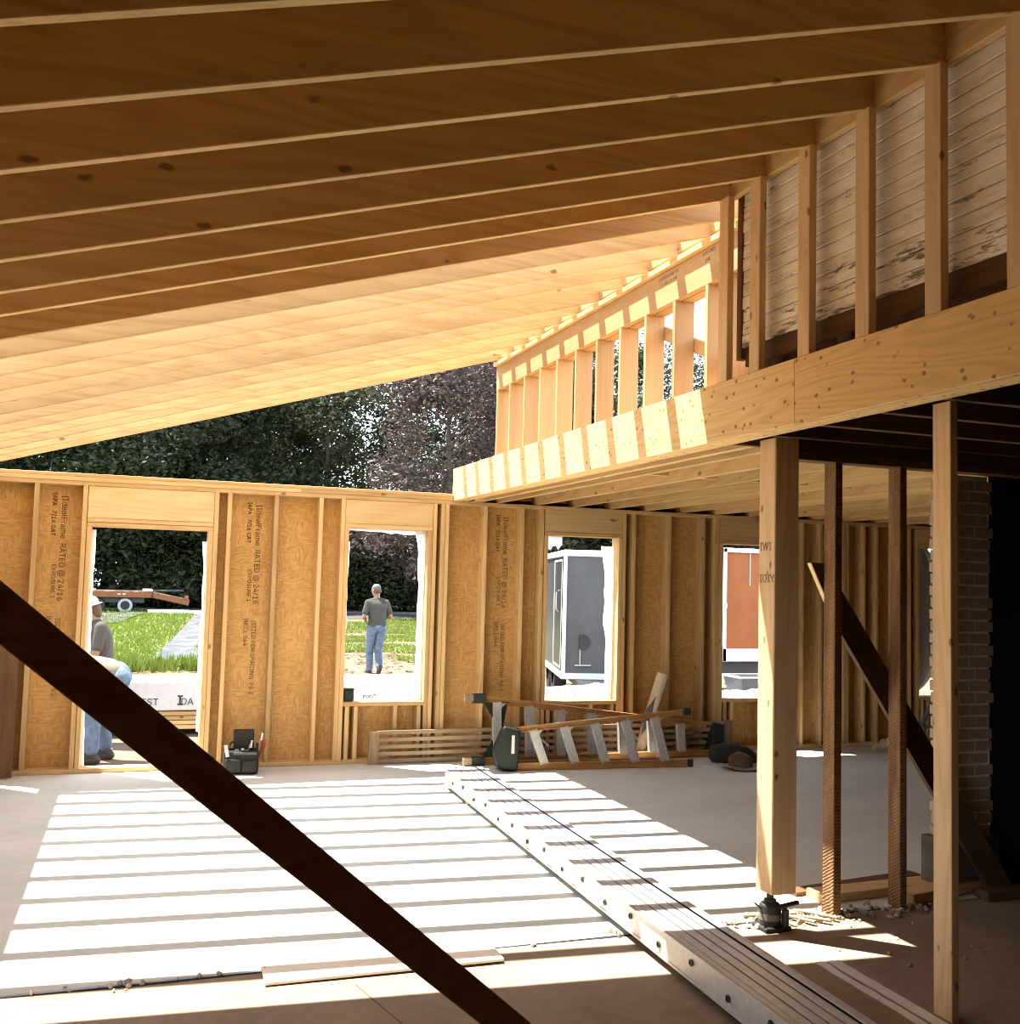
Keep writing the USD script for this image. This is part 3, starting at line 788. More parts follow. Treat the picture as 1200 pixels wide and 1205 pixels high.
part(oc, 'subfloor', bx(2.92, 9.6, -4.0, 4.63, 2.657, 2.677, 0.002), M['old_wood_x'])
wr = thing('wall_right', 'remains of the stripped old house wall with dark rough studs', kind='structure')
part(wr, 'top_plate', bx(3.12, 9.6, 4.50, 4.60, 2.345, 2.39), M['old_wood_x'])
part(wr, 'top_plate', bx(3.12, 9.6, 4.50, 4.60, 2.392, 2.448), M['old_wood_x'])
for x in (3.447, 3.868):
    part(wr, 'stud', bx(x, x + 0.046, 4.505, 4.600, -0.003, 2.344), M['rough_stud_z'], 'dark rough-sawn old stud standing on the seam')
part(wr, 'felt_panel', bx(4.67, 9.6, 4.675, 4.70, 0, 2.44, 0.002), M['felt'], 'black felt wall')
part(wr, 'foundation_block', bx(4.27, 4.70, 4.665, 4.80, -0.003, 0.30), M['rubble_dark'])
part(wr, 'bottom_plate', bx(4.45, 9.6, 4.49, 4.59, -0.004, 0.045), M['old_wood_x'])
part(wr, 'end_wall', bx(9.6, 9.63, -4.0, 4.62, 0, 2.66, 0.002), M['felt'])
wrr = thing('wall_end', 'strand board end wall of the far room', kind='structure')
part(wrr, 'sheathing_panel', bx(9.6, 9.62, 4.63, 9.42, 0, 2.66, 0.002), M['osb_yz'])
# brick pier: every brick a piece, over a mortar core
bp_ = thing('brick_pier', 'narrow broken pier of brown brick beside the black felt', 'brick pier')
part(bp_, 'mortar', bx(4.222 * 1.0235, 4.53 * 1.0235, 4.674, 4.765, 0.30, 2.35, 0.001), M['mortar'])
rb = np.random.default_rng(12)
row, z = 0, 0.302
while z < 2.28:
    xs = [(4.212, 4.32), (4.33, 4.43), (4.44, 4.555)] if row % 2 else [(4.205, 4.25), (4.26, 4.39), (4.40, 4.545)]
    xs[-1] = (xs[-1][0], xs[-1][1] + rb.uniform(-0.02, 0.015))
    for x0, x1 in xs:
        o = rb.uniform(-0.003, 0.003)
        part(bp_, 'brick', bx(x0 * 1.0235, x1 * 1.0235, 4.670 + o, 4.77, z, z + 0.057, 0.004), M['brick'])
    z += 0.0677
    row += 1

solo('block_offcut', bx(4.80, 4.90, 4.36, 4.43, -0.004, 0.24), M['rough_stud_z'], 'short brown block standing on end before the black felt', 'wood block')

# ------------------------------------------------------------------ posts, jack, braces
p1 = thing('support_post', 'thick pale timber post standing on the bottle jack', 'post')
part(p1, 'timber', bx(2.955, 3.095, 4.33, 4.47, 0.192, 2.42, 0.005), M['bright_fir_z'])
for tx, zz in (('IWI', 1.86), ('IOIY', 1.70)):
    m = meshkit.text_mesh(tx, 0.04, 0.0012)
    v = m.vertices.copy()
    m.vertices = np.c_[2.9545 - v[:, 2], 4.46 - v[:, 0], zz + v[:, 1]]
    part(p1, 'lettering', m, M['faint_ink'], 'faint stamp on the post')
solo('support_post', bx(3.075, 3.113, 3.29, 3.39, -0.003, 2.45), M['bright_fir_z'], 'slim pale plank post standing on the dusty floor alone', 'post')
jk = thing('bottle_jack', 'small black hydraulic bottle jack holding up the thick post', 'jack', loc=(3.02, 4.44, -0.004))
part(jk, 'base', rbox((0.15, 0.13, 0.022), 0.008, (0.01, 0, 0.012)), M['black_plastic'], smooth=40)
part(jk, 'reservoir', lathe([(0, 0.02), (0.052, 0.02), (0.054, 0.03), (0.054, 0.112), (0.045, 0.126), (0.030, 0.134), (0.030, 0.145), (0, 0.145)], 28), M['black_plastic'], smooth=40)
part(jk, 'ram', lathe([(0, 0.14), (0.017, 0.14), (0.017, 0.180), (0.024, 0.182), (0.024, 0.195), (0, 0.195)], 20), M['dark_metal'], smooth=40)
part(jk, 'label_band', lathe([(0.0535, 0.050), (0.0552, 0.050), (0.0552, 0.080), (0.0535, 0.080)], 28), M['jack_label'], 'faded label round the body', smooth=40)
part(jk, 'pump', cat(cyl((0.058, -0.045, 0.02), (0.058, -0.045, 0.10), 0.018, 14), cyl((0.058, -0.045, 0.10), (0.058, -0.045, 0.115), 0.010, 12)), M['dark_metal'], smooth=40)
part(jk, 'handle_socket', cat(cyl((0.02, -0.05, 0.118), (0.135, -0.04, 0.128), 0.011, 12), bx(0.05, 0.066, -0.053, -0.037, 0.085, 0.125)), M['black_plastic'], smooth=40)
part(jk, 'lug', prism((-0.05, 0, 0.10), (-0.095, -0.01, 0.135), 0.014, 0.008, (0, 1, 0)), M['dark_metal'])
# dark board running down across the view, from the eave plate to the floor
P0, P1 = np.array([-1.22, 1.632, 2.482]), np.array([1.46, 3.137, 0.03])
fb = thing('diagonal_brace', 'dark diagonal plank brace crossing the whole room close to the viewer', 'brace')
ax = (P1 - P0) / np.linalg.norm(P1 - P0)
vw = np.array([0.4, 2.5, 1.0]) - np.array([0, 0, EYE])
part(fb, 'plank', prism(P0, P1, 0.089, 0.038, np.cross(ax, vw), 0.003), M['brace_wood_x'])
part(fb, 'foot_block', bx(1.37, 1.62, 3.10, 3.19, -0.004, 0.034), M['old_wood_x'])
ob = thing('diagonal_brace', 'old dark plank brace nailed slantwise behind the rough studs', 'brace')
import shapely.geometry as sg
g = trimesh.creation.extrude_polygon(sg.Polygon([(3.378, 1.815), (3.470, 1.812), (4.745, 0.035), (4.565, 0.035), (3.555, 1.46), (3.487, 1.60)]), 0.03, engine='earcut')
g.vertices = np.c_[g.vertices[:, 0], 4.642 - g.vertices[:, 2], g.vertices[:, 1]]
part(ob, 'plank', g, M['old_wood_x'])
part(ob, 'split_edge', prism((3.374, 4.625, 1.812), (3.484, 4.625, 1.600), 0.008, 0.034, (1, 0, 1)), M['header_x'], 'freshly split pale edge')

# ------------------------------------------------------------------ aluminium scaffold plank on the floor
def plank_frame(y, off=0.0):
    return 2.288 + 0.041 * (y - 5) + off


SPY0, SPY1, SPW, SPZ, SPH = 2.45, 8.07, 0.288, 0.035, 0.128
ang = -math.degrees(math.atan(0.041))
spp = thing('scaffold_plank', 'long ribbed aluminium scaffold plank lying across the floor', 'scaffold plank', loc=(plank_frame(SPY0), SPY0, SPZ), rotz=ang)
L = (SPY1 - SPY0) / math.cos(math.radians(ang))


def channel(x, flip):
    s = -1 if flip else 1
    return cat(bx(min(x, x + s * 0.004), max(x, x + s * 0.004), 0, L, 0, SPH, 0.0005),
               bx(min(x, x + s * 0.03), max(x, x + s * 0.03), 0, L, SPH - 0.005, SPH, 0.0005),
               bx(min(x, x + s * 0.03), max(x, x + s * 0.03), 0, L, 0, 0.004, 0.0005),
               bx(min(x, x - s * 0.004), max(x, x - s * 0.004), 0, L, 0.0, 0.012, 0.0005),
               bx(min(x, x - s * 0.012), max(x, x - s * 0.012), 0, L, SPH - 0.005, SPH, 0.0005))


part(spp, 'side_rail', channel(0, False), M['plain_aluminium'])
part(spp, 'side_rail', channel(SPW, True), M['plain_aluminium'])
nb = 4
bw = (SPW - 0.074) / nb
for i in range(nb):
    x0 = 0.036 + i * bw
    ribs = [bx(x0 + 0.001, x0 + bw - 0.009, 0.01, L - 0.01, SPH - 0.008, SPH - 0.002, 0.0005)]
    part(spp, 'deck_board', cat(ribs), M['plain_aluminium'])
part(spp, 'under_deck', bx(0.006, SPW - 0.006, 0.012, L - 0.012, SPH - 0.020, SPH - 0.014, 0.0005), M['black_plastic'])
for j, yy in enumerate(np.arange(0.18, L, 0.305)):
    zc = SPH * (0.40 if j % 2 else 0.62)
    rg_ = part(spp, 'rung', tube([(-0.004, yy, zc), (SPW - 0.01, yy, zc)], 0.008, 12), M['black_plastic'], smooth=40)
    part(rg_, 'rung_collar', lathe([(0.008, 0), (0.014, 0), (0.014, 0.005), (0.008, 0.005)], 16).apply_transform(trimesh.transformations.rotation_matrix(-math.pi / 2, [0, 1, 0])).apply_translation([-0.003, yy, zc]), M['dark_metal'], smooth=40)
part(spp, 'end_cap', bx(0.0, SPW, L - 0.004, L, 0, SPH, 0.001), M['dark_metal'])
solo('wood_block', bx(2.40, 2.80, 7.42, 7.49, 0, 0.034), M['fir_x'], 'small wooden packing block under the far end of the scaffold plank', 'wood block')
solo('wood_block', bx(2.10, 2.56, 2.95, 3.03, -0.004, 0.034), M['fir_x'], 'small wooden packing block under the near end of the scaffold plank', 'wood block')

# ------------------------------------------------------------------ loose boards and rubble along the seam
def skew_board(x0, x1, y0, y1, z, t, dz=0.0, name='M'):
    return prism((x0, (y0 + y1) / 2 + dz, z), (x1, (y0 + y1) / 2 - dz, z), y1 - y0, t, (0, 1, 0), 0.002)


solo('floor_board', prism((0.575, 4.475, 0.007), (1.60, 4.455, 0.012), 0.19, 0.013, (0, 1, 0), 0.002), M['pale_board'], 'flat pale board bridging the crack in the floor', 'board')
solo('lumber_offcut', prism((3.52, 4.76, 0.024), (4.45, 4.80, 0.024), 0.14, 0.045, (0, 1, 0)), M['fir_x'], 'pale plank offcut lying between the two rough studs', 'plank', 'plank offcuts by the stripped wall')
solo('lumber_offcut', prism((3.98, 4.60, 0.03), (4.6, 4.72, 0.03), 0.12, 0.05, (0, 1, 0)), M['fir_x'], 'plank offcut lying beyond the second rough stud', 'plank', 'plank offcuts by the stripped wall')
solo('lumber_offcut', prism((3.45, 4.88, 0.012), (4.4, 5.0, 0.012), 0.09, 0.022, (0, 1, 0)), M['old_wood_x'], 'thin dark lath lying behind the plank offcuts', 'lath', 'plank offcuts by the stripped wall')
rr = np.random.default_rng(21)
chips = []
for _ in range(230):
    if rr.random() < 0.8:
        x, y = rr.uniform(2.6, 4.1), 4.53 + rr.normal(0, 0.06)
    else:
        x, y = rr.uniform(-1.1, 3.0), 4.545 + rr.normal(0, 0.03)
    s = rr.uniform(0.005, 0.017)
    b = trimesh.creation.icosphere(0, s)
    b.vertices *= rr.uniform(0.5, 1.4, 3)
    b.vertices += rr.normal(0, s * 0.12, b.vertices.shape)
    b.apply_translation([x, y, s * 0.3])
    chips.append(b)
for _ in range(120):
    x, y = rr.uniform(3.0, 8.0), rr.uniform(2.0, 4.5)
    s = rr.uniform(0.004, 0.013)
    b = trimesh.creation.icosphere(0, s)
    b.vertices *= rr.uniform(0.5, 1.4, 3)
    b.apply_translation([x, y, 0])
    chips.append(b)
solo('rubble', cat(chips), M['rubble'], 'scattered mortar crumbs and stones along the floor seam', 'rubble', kind='stuff')
for k, (x, y, a, ln) in enumerate(((3.22, 4.50, 62, 0.20), (3.30, 4.47, 48, 0.17), (3.36, 4.52, 55, 0.21), (3.12, 4.58, 10, 0.3))):
    d = np.array([math.cos(math.radians(a)), -math.sin(math.radians(a)), 0]) * ln / 2
    solo('lath_strip', prism(np.array([x, y, 0.012]) - d, np.array([x, y, 0.016]) + d, 0.025, 0.012, np.cross(d, [0, 0, 1])), M['weathered_x'],
         'short splintered lath strip in the rubble by the bottle jack', 'lath', 'lath strips by the jack')
solo('paper_scrap', soft(rbox((0.05, 0.03, 0.012), 0.005, (1.66, 3.36, 0.003)), 0.02, 3), M['white_paint'], 'tiny white paper scrap on the dusty floor beside the scaffold plank', 'scrap')
ps = sheet(lambda u, v: (7.30 + 0.24 * u + 0.05 * v, 8.86 + 0.14 * v, 0.012 + 0.10 * u * (0.4 + v * 0.6) + 0.05 * meshkit.noise(np.stack([u * 5, v * 5, 0 * u], -1), 2)), 10, 8)
solo('paper_scrap', ps, M['cream_paper'], 'crumpled sheet of pale paper on the slab by the far studs', 'scrap')

# ------------------------------------------------------------------ things along the back wall
sl = thing('slatted_walkboard', 'long weathered slatted walkboard set on edge along the foot of the wall', 'walkboard')
for i in range(5):
    z0 = 0.012 + i * 0.063
    part(sl, 'slat', prism((2.10, 9.205, z0 + 0.018), (5.73, 9.205, z0 + 0.033), 0.036, 0.022, (0, 0, 1)), M['weathered_x'])
part(sl, 'end_board', bx(2.03, 2.12, 9.19, 9.222, 0.0, 0.292), M['weathered_z'])
part(sl, 'end_board', bx(5.70, 5.79, 9.19, 9.222, 0.012, 0.320), M['weathered_z'])
for x in (3.2, 4.4):
    part(sl, 'cross_batten', bx(x, x + 0.07, 9.217, 9.235, 0.008, 0.300), M['weathered_z'])


def ladder(name, label, loc, rotz, Ln, ztop, zlow, n, x_first, pitch, lean, ends, ry=0.075):
    """A step ladder lying on one rail: two orange rails, aluminium treads with ribs, gussets, feet and a cap."""
    t = thing(name, label, 'ladder', loc=loc, rotz=rotz)
    zt = lambda x: ztop + (zlow - ztop) * x / Ln

    def rail(a, b, nm='side_rail', h=0.066):
        a, b = np.array(a), np.array(b)
        web = prism(a, b, h, 0.006, (0, 0, 1), 0.001)
        f1 = prism(a + [0, -0.012, h / 2 - 0.003], b + [0, -0.012, h / 2 - 0.003], 0.028, 0.006, (0, 1, 0), 0.001)
        f2 = prism(a + [0, -0.012, -h / 2 + 0.003], b + [0, -0.012, -h / 2 + 0.003], 0.028, 0.006, (0, 1, 0), 0.001)
        part(t, nm, cat(web, f1, f2), M['orange_rail'])
    rail((0, 0.02, 0.036), (Ln * 1.0, 0.02, 0.036))
    rail((0.0, 0.02, zt(0)), (Ln * 0.97, 0.02, zt(Ln * 0.97)), h=0.05)
    rail((0.05, 0.17, 0.036), (Ln * 0.94, 0.17, 0.036), 'rear_rail', 0.05)
    rail((0.05, 0.17, zt(0.05) - 0.03), (Ln * 0.9, 0.17, zt(Ln * 0.9) - 0.03), 'rear_rail', 0.04)
    for i in range(n):
        x = x_first + i * pitch
        a, b = np.array([x, 0.0, zt(x) - 0.015]), np.array([x + lean, 0.0, 0.06])
        ribs = [prism(a, b, 0.078, 0.006, (1, 0, 0), 0.001)]
        for o in (-0.037, -0.022, -0.008, 0.008, 0.022, 0.037):
            ribs.append(prism(a + [o, -0.005, 0], b + [o, -0.005, 0], 0.005, 0.007, (1, 0, 0), 0.0005))
        ribs.append(prism(a + [-0.037, 0.02, 0], b + [-0.037, 0.02, 0], 0.003, 0.04, (1, 0, 0), 0.0005))
        part(t, 'tread', cat(ribs), M['plain_aluminium'])
        g = trimesh.creation.extrude_polygon(__import__('shapely').geometry.Polygon([(0, 0), (0.055, 0), (0, -0.055)]), 0.004, engine='earcut')
        g.vertices = np.c_[x + 0.04 + g.vertices[:, 0], 0.004 + g.vertices[:, 2], zt(x + 0.04) - 0.02 + g.vertices[:, 1]]
        part(t, 'gusset', g, M['plain_aluminium'])
        part(t, 'rear_rung', prism((x + 0.10, 0.165, zt(x + 0.1) - 0.04), (x + 0.12, 0.165, 0.05), 0.03, 0.02, (1, 0, 0)), M['plain_aluminium'])
        if i in (0, n - 2):
            part(t, 'spreader', prism((x + 0.04, 0.03, zt(x) - 0.06), (x + 0.20, 0.16, zt(x) * 0.5), 0.02, 0.004, (0, 0, 1)), M['steel'])
    if ends == 'cap':
        part(t, 'top_cap', to_tm(hull(*[ball((-0.10 + a, b, c), 0.03, 12) for a, b, c in ((0.0, -0.02, 0.05), (0.12, -0.02, 0.03), (-0.05, 0.0, 0.20), (0.03, 0.0, 0.17), (0.03, -0.02, 0.37), (0.14, -0.02, 0.34), (0.0, 0.15, 0.05), (0.10, 0.15, 0.05), (0.06, 0.15, 0.34), (0.14, 0.15, 0.34))])), M['dark_green_plastic'], 'dark moulded plastic top cap', smooth=50)
        part(t, 'cap_label', bx(-0.02, 0.008, -0.055, -0.05, 0.16, 0.32, 0.001), M['white_paint'], 'pale warning label on the cap')
        part(t, 'foot', bx(Ln, Ln + 0.05, -0.01, 0.03, 0.004, 0.07), M['black_plastic'])
        part(t, 'foot', bx(Ln * 0.97, Ln * 0.97 + 0.07, -0.01, 0.03, zt(Ln) - 0.03, zt(Ln) + 0.035), M['black_plastic'])
    else:
        for z in (0.036, zt(0)):
            part(t, 'foot', bx(-0.06, 0.06, -0.02, 0.045, max(0.003, z - 0.045), z + 0.04, 0.006), M['black_plastic'])
            part(t, 'foot_plate', bx(-0.14, -0.06, -0.01, 0.03, max(0.003, z - 0.03), z + 0.035, 0.004), M['weathered_x'])
        for s, z in ((1, 0.07), (-1, zt(0.1) - 0.03)):
            g = trimesh.creation.extrude_polygon(sg.Polygon([(0.05, 0), (0.28, 0), (0.24, 0.22 * s), (0.19, 0.22 * s)]), 0.02, engine='earcut')
            g.vertices = np.c_[g.vertices[:, 0], 0.01 + g.vertices[:, 2], z + g.vertices[:, 1]]
            if s < 0:
                g.fix_normals()
            part(t, 'corner_brace', g, M['dark_green_plastic'], 'dark plastic corner brace')
        part(t, 'top_cap', to_tm(hull(*[ball((Ln + a, b, c), 0.02, 10) for a, b, c in ((0, 0, 0.03), (0.10, 0, 0.03), (0, 0, zt(Ln) + 0.02), (0.10, 0, zt(Ln)), (0, 0.16, 0.03), (0.08, 0.16, 0.2))])), M['dark_green_plastic'], smooth=50)
    return t


ladder('step_ladder', 'orange step ladder on its side before another ladder, dark cap at its end', (3.20, 8.66, 0.0), -4.5, 1.70, 0.355, 0.505, 5, 0.19, 0.292, 0.115, 'cap')
ladder('step_ladder', 'longer step ladder lying on its side against the wall behind the other', (2.99, 8.98, 0.0), 0.0, 2.45, 0.605, 0.30, 7, 0.17, 0.318, 0.02, 'feet')

pr = thing('paper_roll', 'rolled cream building paper leaning in the stud bay above the ladders', 'paper roll')
d0, d1 = np.array([4.74, 9.21, 0.03]), np.array([4.975, 9.18, 0.80])
axr = (d1 - d0) / np.linalg.norm(d1 - d0)
e1 = np.cross(axr, [0, 1, 0])
e1 /= np.linalg.norm(e1)
e2 = np.cross(axr, e1)


def spiral(u, v):
    th = u * 2 * np.pi * 2.3
    r = 0.030 + 0.035 * u
    return tuple(d0[k] + axr[k] * 0.80 * v + r * (np.cos(th) * e1[k] + np.sin(th) * e2[k]) for k in range(3))


part(pr, 'sheet', sheet(spiral, 60, 10), M['cream_paper'], smooth=True)
part(pr, 'loose_corner', sheet(lambda u, v: (4.72 + 0.12 * u + 0.06 * v, 9.15 - 0.02 * np.sin(3 * u), 0.36 + 0.26 * v - 0.16 * (1 - u)), 8, 8), M['cap_gray'], 'greyish folded corner')

tb = thing('tool_bag', 'black open tool bag full of hand tools on the slab under the studs', 'tool bag', loc=(0.905, 9.05, 0.0), rotz=-8)
tbm = rbox((0.29, 0.17, 0.20), 0.03, (0, 0, 0.10), 12)
tbm = tbm - rbox((0.25, 0.13, 0.20), 0.02, (0, 0, 0.15), 8)
part(tb, 'body', to_tm(tbm), M['black_fabric'], smooth=45)
part(tb, 'pocket', to_tm(rbox((0.13, 0.04, 0.11), 0.015, (-0.06, -0.09, 0.075))), M['black_fabric'], smooth=45)
part(tb, 'pocket', to_tm(rbox((0.12, 0.04, 0.10), 0.015, (0.075, -0.09, 0.07))), M['black_fabric'], smooth=45)
part(tb, 'trim_band', bx(-0.06, 0.13, -0.090, -0.084, 0.165, 0.185, 0.002), M['cap_gray'], 'pale rim band')
part(tb, 'measuring_tape_strip', prism((-0.125, -0.09, 0.245), (-0.105, -0.095, 0.15), 0.03, 0.006, (1, 0, 0)), M['white_paint'], 'white strip hanging over the rim')
part(tb, 'handle', tube([(-0.10, 0.0, 0.19), (-0.09, 0.0, 0.25), (-0.03, 0, 0.285), (0.04, 0, 0.285), (0.09, 0, 0.25), (0.10, 0, 0.19)], 0.010, 8), M['black_fabric'], smooth=True)
part(tb, 'inner_panel', rot(bx(-0.07, 0.10, 0.02, 0.06, 0.16, 0.36, 0.008), (1, 0, 0), 8, (0, 0.04, 0.16)), M['black_fabric'])
rt = np.random.default_rng(4)
for i, (x, y, z0, h, r, mm) in enumerate(((0.115, 0.02, 0.1, 0.32, 0.011, 'steel'), (0.135, -0.01, 0.1, 0.27, 0.010, 'red_plastic'), (0.10, -0.03, 0.1, 0.24, 0.012, 'dark_green_plastic'), (-0.03, -0.03, 0.1, 0.20, 0.013, 'steel'), (0.00, -0.045, 0.1, 0.185, 0.012, 'cap_white'), (-0.075, 0.0, 0.1, 0.17, 0.016, 'dark_metal'), (-0.055, -0.045, 0.1, 0.19, 0.014, 'cap_white'), (0.03, 0.0, 0.1, 0.26, 0.010, 'steel'))):
    q = (x + rt.uniform(-0.01, 0.05), y + rt.uniform(-0.01, 0.02), h)
    part(tb, 'tool', cat(tube([(x, y, z0), q], [r * 0.7, r * 0.7], 8), tube([np.array(q) - [0, 0, 0.05], np.array(q) + [0.004, 0, 0.012]], [r * 1.25, r * 1.2], 10)), M[mm], smooth=40)

ht = thing('work_hat', 'brown brimmed hat lying on the slab before a dark bag', 'hat', loc=(5.33, 8.33, 0.0), rotz=-14)
part(ht, 'crown', soft(hull(ball((-0.05, 0, 0.075), 0.065), ball((0.06, 0.0, 0.07), 0.062), ball((0.0, 0.04, 0.11), 0.045), ball((0.02, -0.02, 0.04), 0.085)), 0.025), M['brown_cloth'], smooth=True)
part(ht, 'brim', sheet(lambda u, v: ((0.075 + 0.095 * v) * 1.25 * np.cos(u * 2 * np.pi), (0.075 + 0.095 * v) * np.sin(u * 2 * np.pi), 0.032 + 0.02 * v * np.cos(u * 4 * np.pi) + 0.0 * v), 48, 6), M['tan_cloth'], 'lighter floppy brim', smooth=True)
part(ht, 'hat_band', lathe([(0.086, 0.03), (0.090, 0.03), (0.088, 0.05), (0.084, 0.05)], 32), M['black_fabric'])
db = thing('duffel_bag', 'slumped dark bag against the wall behind the brown hat', 'bag', loc=(5.42, 8.62, 0.0), rotz=-10)
dbm = soft(hull(ball((-0.13, 0.05, 0.085), 0.085), ball((0.14, 0.0, 0.08), 0.08), ball((-0.05, 0.03, 0.125), 0.07), ball((0.22, -0.05, 0.05), 0.05)), 0.02)
dbm.vertices += dbm.vertex_normals * (0.045 * (meshkit.fbm(dbm.vertices * 11.0, 3, 2) - 0.5))[:, None]
part(db, 'body', dbm, M['black_fabric'], smooth=True)
part(db, 'strap', tube([(0.20, -0.08, 0.10), (0.27, -0.17, 0.05), (0.20, -0.30, 0.012), (0.05, -0.38, 0.012), (-0.02, -0.36, 0.012)], 0.012, 8), M['black_fabric'], smooth=True)

sh = thing('sawhorse', 'grey folding metal sawhorse beyond the far stud cluster', 'sawhorse', loc=(8.28, 8.90, 0.0), rotz=20)
part(sh, 'top_beam', bx(-0.32, 0.32, -0.03, 0.03, 0.55, 0.60), M['cap_gray'])
for sx in (-1, 1):
    for s2 in (-1, 1):
        part(sh, 'leg', prism((sx * 0.26, s2 * 0.02, 0.56), (sx * 0.34, s2 * 0.24, 0.0), 0.04, 0.03, (1, 0, 0)), M['cap_gray'])
    part(sh, 'brace', prism((sx * 0.31, -0.14, 0.25), (sx * 0.31, 0.14, 0.25), 0.03, 0.01, (0, 0, 1)), M['cap_gray'])
    part(sh, 'brace', prism((sx * 0.33, -0.2, 0.1), (sx * -0.30, -0.13, 0.3), 0.03, 0.01, (0, 0, 1)), M['cap_gray'])
solo('plywood_offcut', prism((-1.235, 9.19, 0.62), (-0.86, 9.19, 0.62), 1.22, 0.018, (0, 0.07, 1), 0.002), M['old_wood_z'], 'rough brown plywood offcut leaning in the corner stud bay', 'plywood')

# ------------------------------------------------------------------ outside: lumber, tub, vehicles
lb = thing('lumber_bundle', 'wrapped lumber bundle with dark capitals outside the doorway', 'lumber bundle')
for k in range(4):
    for j in range(5):
        x0, x1 = -0.9, 3.4
        part(lb, 'board', bx(x0, x1 + 0.02 * j, 12.50 + j * 0.142, 12.50 + j * 0.142 + 0.138, -0.115 + k * 0.052, -0.115 + k * 0.052 + 0.045), M['fir_x'])
wr_m = to_tm(rbox((4.42, 0.76, 0.33), 0.02, (1.25, 12.85, 0.262), 8))
part(lb, 'wrap', wr_m, M['white_paint'], 'white plastic wrap', smooth=40)
for x in (-0.4, 0.85, 2.6):
    part(lb, 'bearer', bx(x, x + 0.09, 12.45, 13.2, -0.21, -0.117), M['weathered_y'])
for tx, x, h in (('I', 0.505, 0.105), ('DA', 0.545, 0.075), ('EST', 0.115, 0.075)):
    m = meshkit.text_mesh(tx, h, 0.002, tx == 'I')
    v = m.vertices.copy()
    m.vertices = np.c_[x + v[:, 0], 12.468 - v[:, 2], 0.165 + v[:, 1]]
    part(lb, 'lettering', m, M['blue_ink'], 'dark blue capitals printed on the wrap')
fs = thing('foam_stack', 'white board stack outside the third window', 'board stack')
for k in range(6):
    part(fs, 'board', bx(5.9, 7.4, 9.95, 10.75, -0.19 + k * 0.106, -0.19 + k * 0.106 + 0.103, 0.004), M['foam_white'])
tu = thing('plastic_tub', 'pale translucent storage tub on the white boards outside the window', 'tub', loc=(6.80, 10.35, 0.45))
tm_ = hull(*[ball((sx * w, sy * d, z), 0.02, 10) for sx in (-1, 1) for sy in (-1, 1) for w, d, z in ((0.24, 0.15, 0.02), (0.28, 0.18, 0.19))])
ti = hull(*[ball((sx * w, sy * d, z), 0.02, 10) for sx in (-1, 1) for sy in (-1, 1) for w, d, z in ((0.225, 0.135, 0.03), (0.268, 0.168, 0.24))])
part(tu, 'body', to_tm(tm_ - ti), M['tub_plastic'], smooth=40)
part(tu, 'rim', to_tm(rbox((0.64, 0.44, 0.022), 0.008, (0, 0, 0.20)) - rbox((0.55, 0.35, 0.06), 0.008, (0, 0, 0.20))), M['cap_white'], smooth=40)

ca, sa_ = math.cos(math.radians(-16)), math.sin(math.radians(-16))
ct = thing('cargo_trailer', 'grey enclosed cargo trailer with white frame outside the second window', 'trailer', loc=(6.22, 14.70, -0.2), rotz=-16)
TW, TL, TB, TT = 1.95, 3.6, 0.45, 2.36
part(ct, 'body', bx(0.01, TW - 0.01, 0.01, TL, TB, TT, 0.004), M['trailer_gray'])
for x in (0.0, TW):
    part(ct, 'corner_post', bx(x - 0.035 if x else -0.012, x + 0.012 if x else 0.045, -0.012, 0.04, TB - 0.02, TT + 0.01, 0.006), M['white_paint'])
part(ct, 'roof_rail', bx(-0.015, TW + 0.015, -0.016, 0.07, TT - 0.07, TT + 0.02, 0.006), M['white_paint'])
part(ct, 'sill_rail', bx(-0.015, TW + 0.015, -0.016, 0.05, TB - 0.05, TB + 0.045, 0.006), M['white_paint'])
part(ct, 'sill_rail', bx(-0.018, 0.04, 0.0, TL, TB - 0.05, TB + 0.04, 0.006), M['white_paint'])
part(ct, 'roof_rail', bx(-0.018, 0.04, 0.0, TL, TT - 0.07, TT + 0.02, 0.006), M['white_paint'])
part(ct, 'roof', bx(0.0, TW, 0.0, TL, TT + 0.005, TT + 0.03, 0.004), M['white_paint'])
dr = part(ct, 'side_door', bx(-0.012, 0.008, 0.16, 1.15, TB + 0.12, TT - 0.14, 0.004), M['trailer_dark'])
part(dr, 'door_trim', cat(bx(-0.02, -0.01, 0.14, 0.17, TB + 0.1, TT - 0.12), bx(-0.02, -0.01, 1.14, 1.18, TB + 0.1, TT - 0.12), bx(-0.02, -0.01, 0.14, 1.18, TT - 0.15, TT - 0.12), bx(-0.02, -0.01, 0.14, 1.18, TB + 0.10, TB + 0.13)), M['white_paint'])
part(dr, 'handle', tube([(-0.02, 0.45, 1.42), (-0.06, 0.47, 1.46), (-0.06, 0.47, 1.72), (-0.02, 0.45, 1.76)], 0.014, 8), M['steel'], smooth=True)
hd = lathe([(0, 0), (0.12, 0), (0.12, 0.02), (0, 0.02)], 32)
hd.apply_transform(trimesh.transformations.rotation_matrix(math.pi / 2, [1, 0, 0]))
hd = trimesh.intersections.slice_mesh_plane(hd, [1, 0, 0], [-0.045, 0, 0], cap=False)
hd.apply_translation([0.30, 0.0, TB + 0.52])
part(ct, 'vent', hd, M['black_plastic'], 'dark half-round vent on the front panel')
part(ct, 'jack_bracket', cat(bx(0.19, 0.44, -0.02, 0.0, TB + 0.155, TB + 0.175), bx(0.262, 0.276, -0.02, 0.0, TB + 0.16, TB + 0.42)), M['steel'])
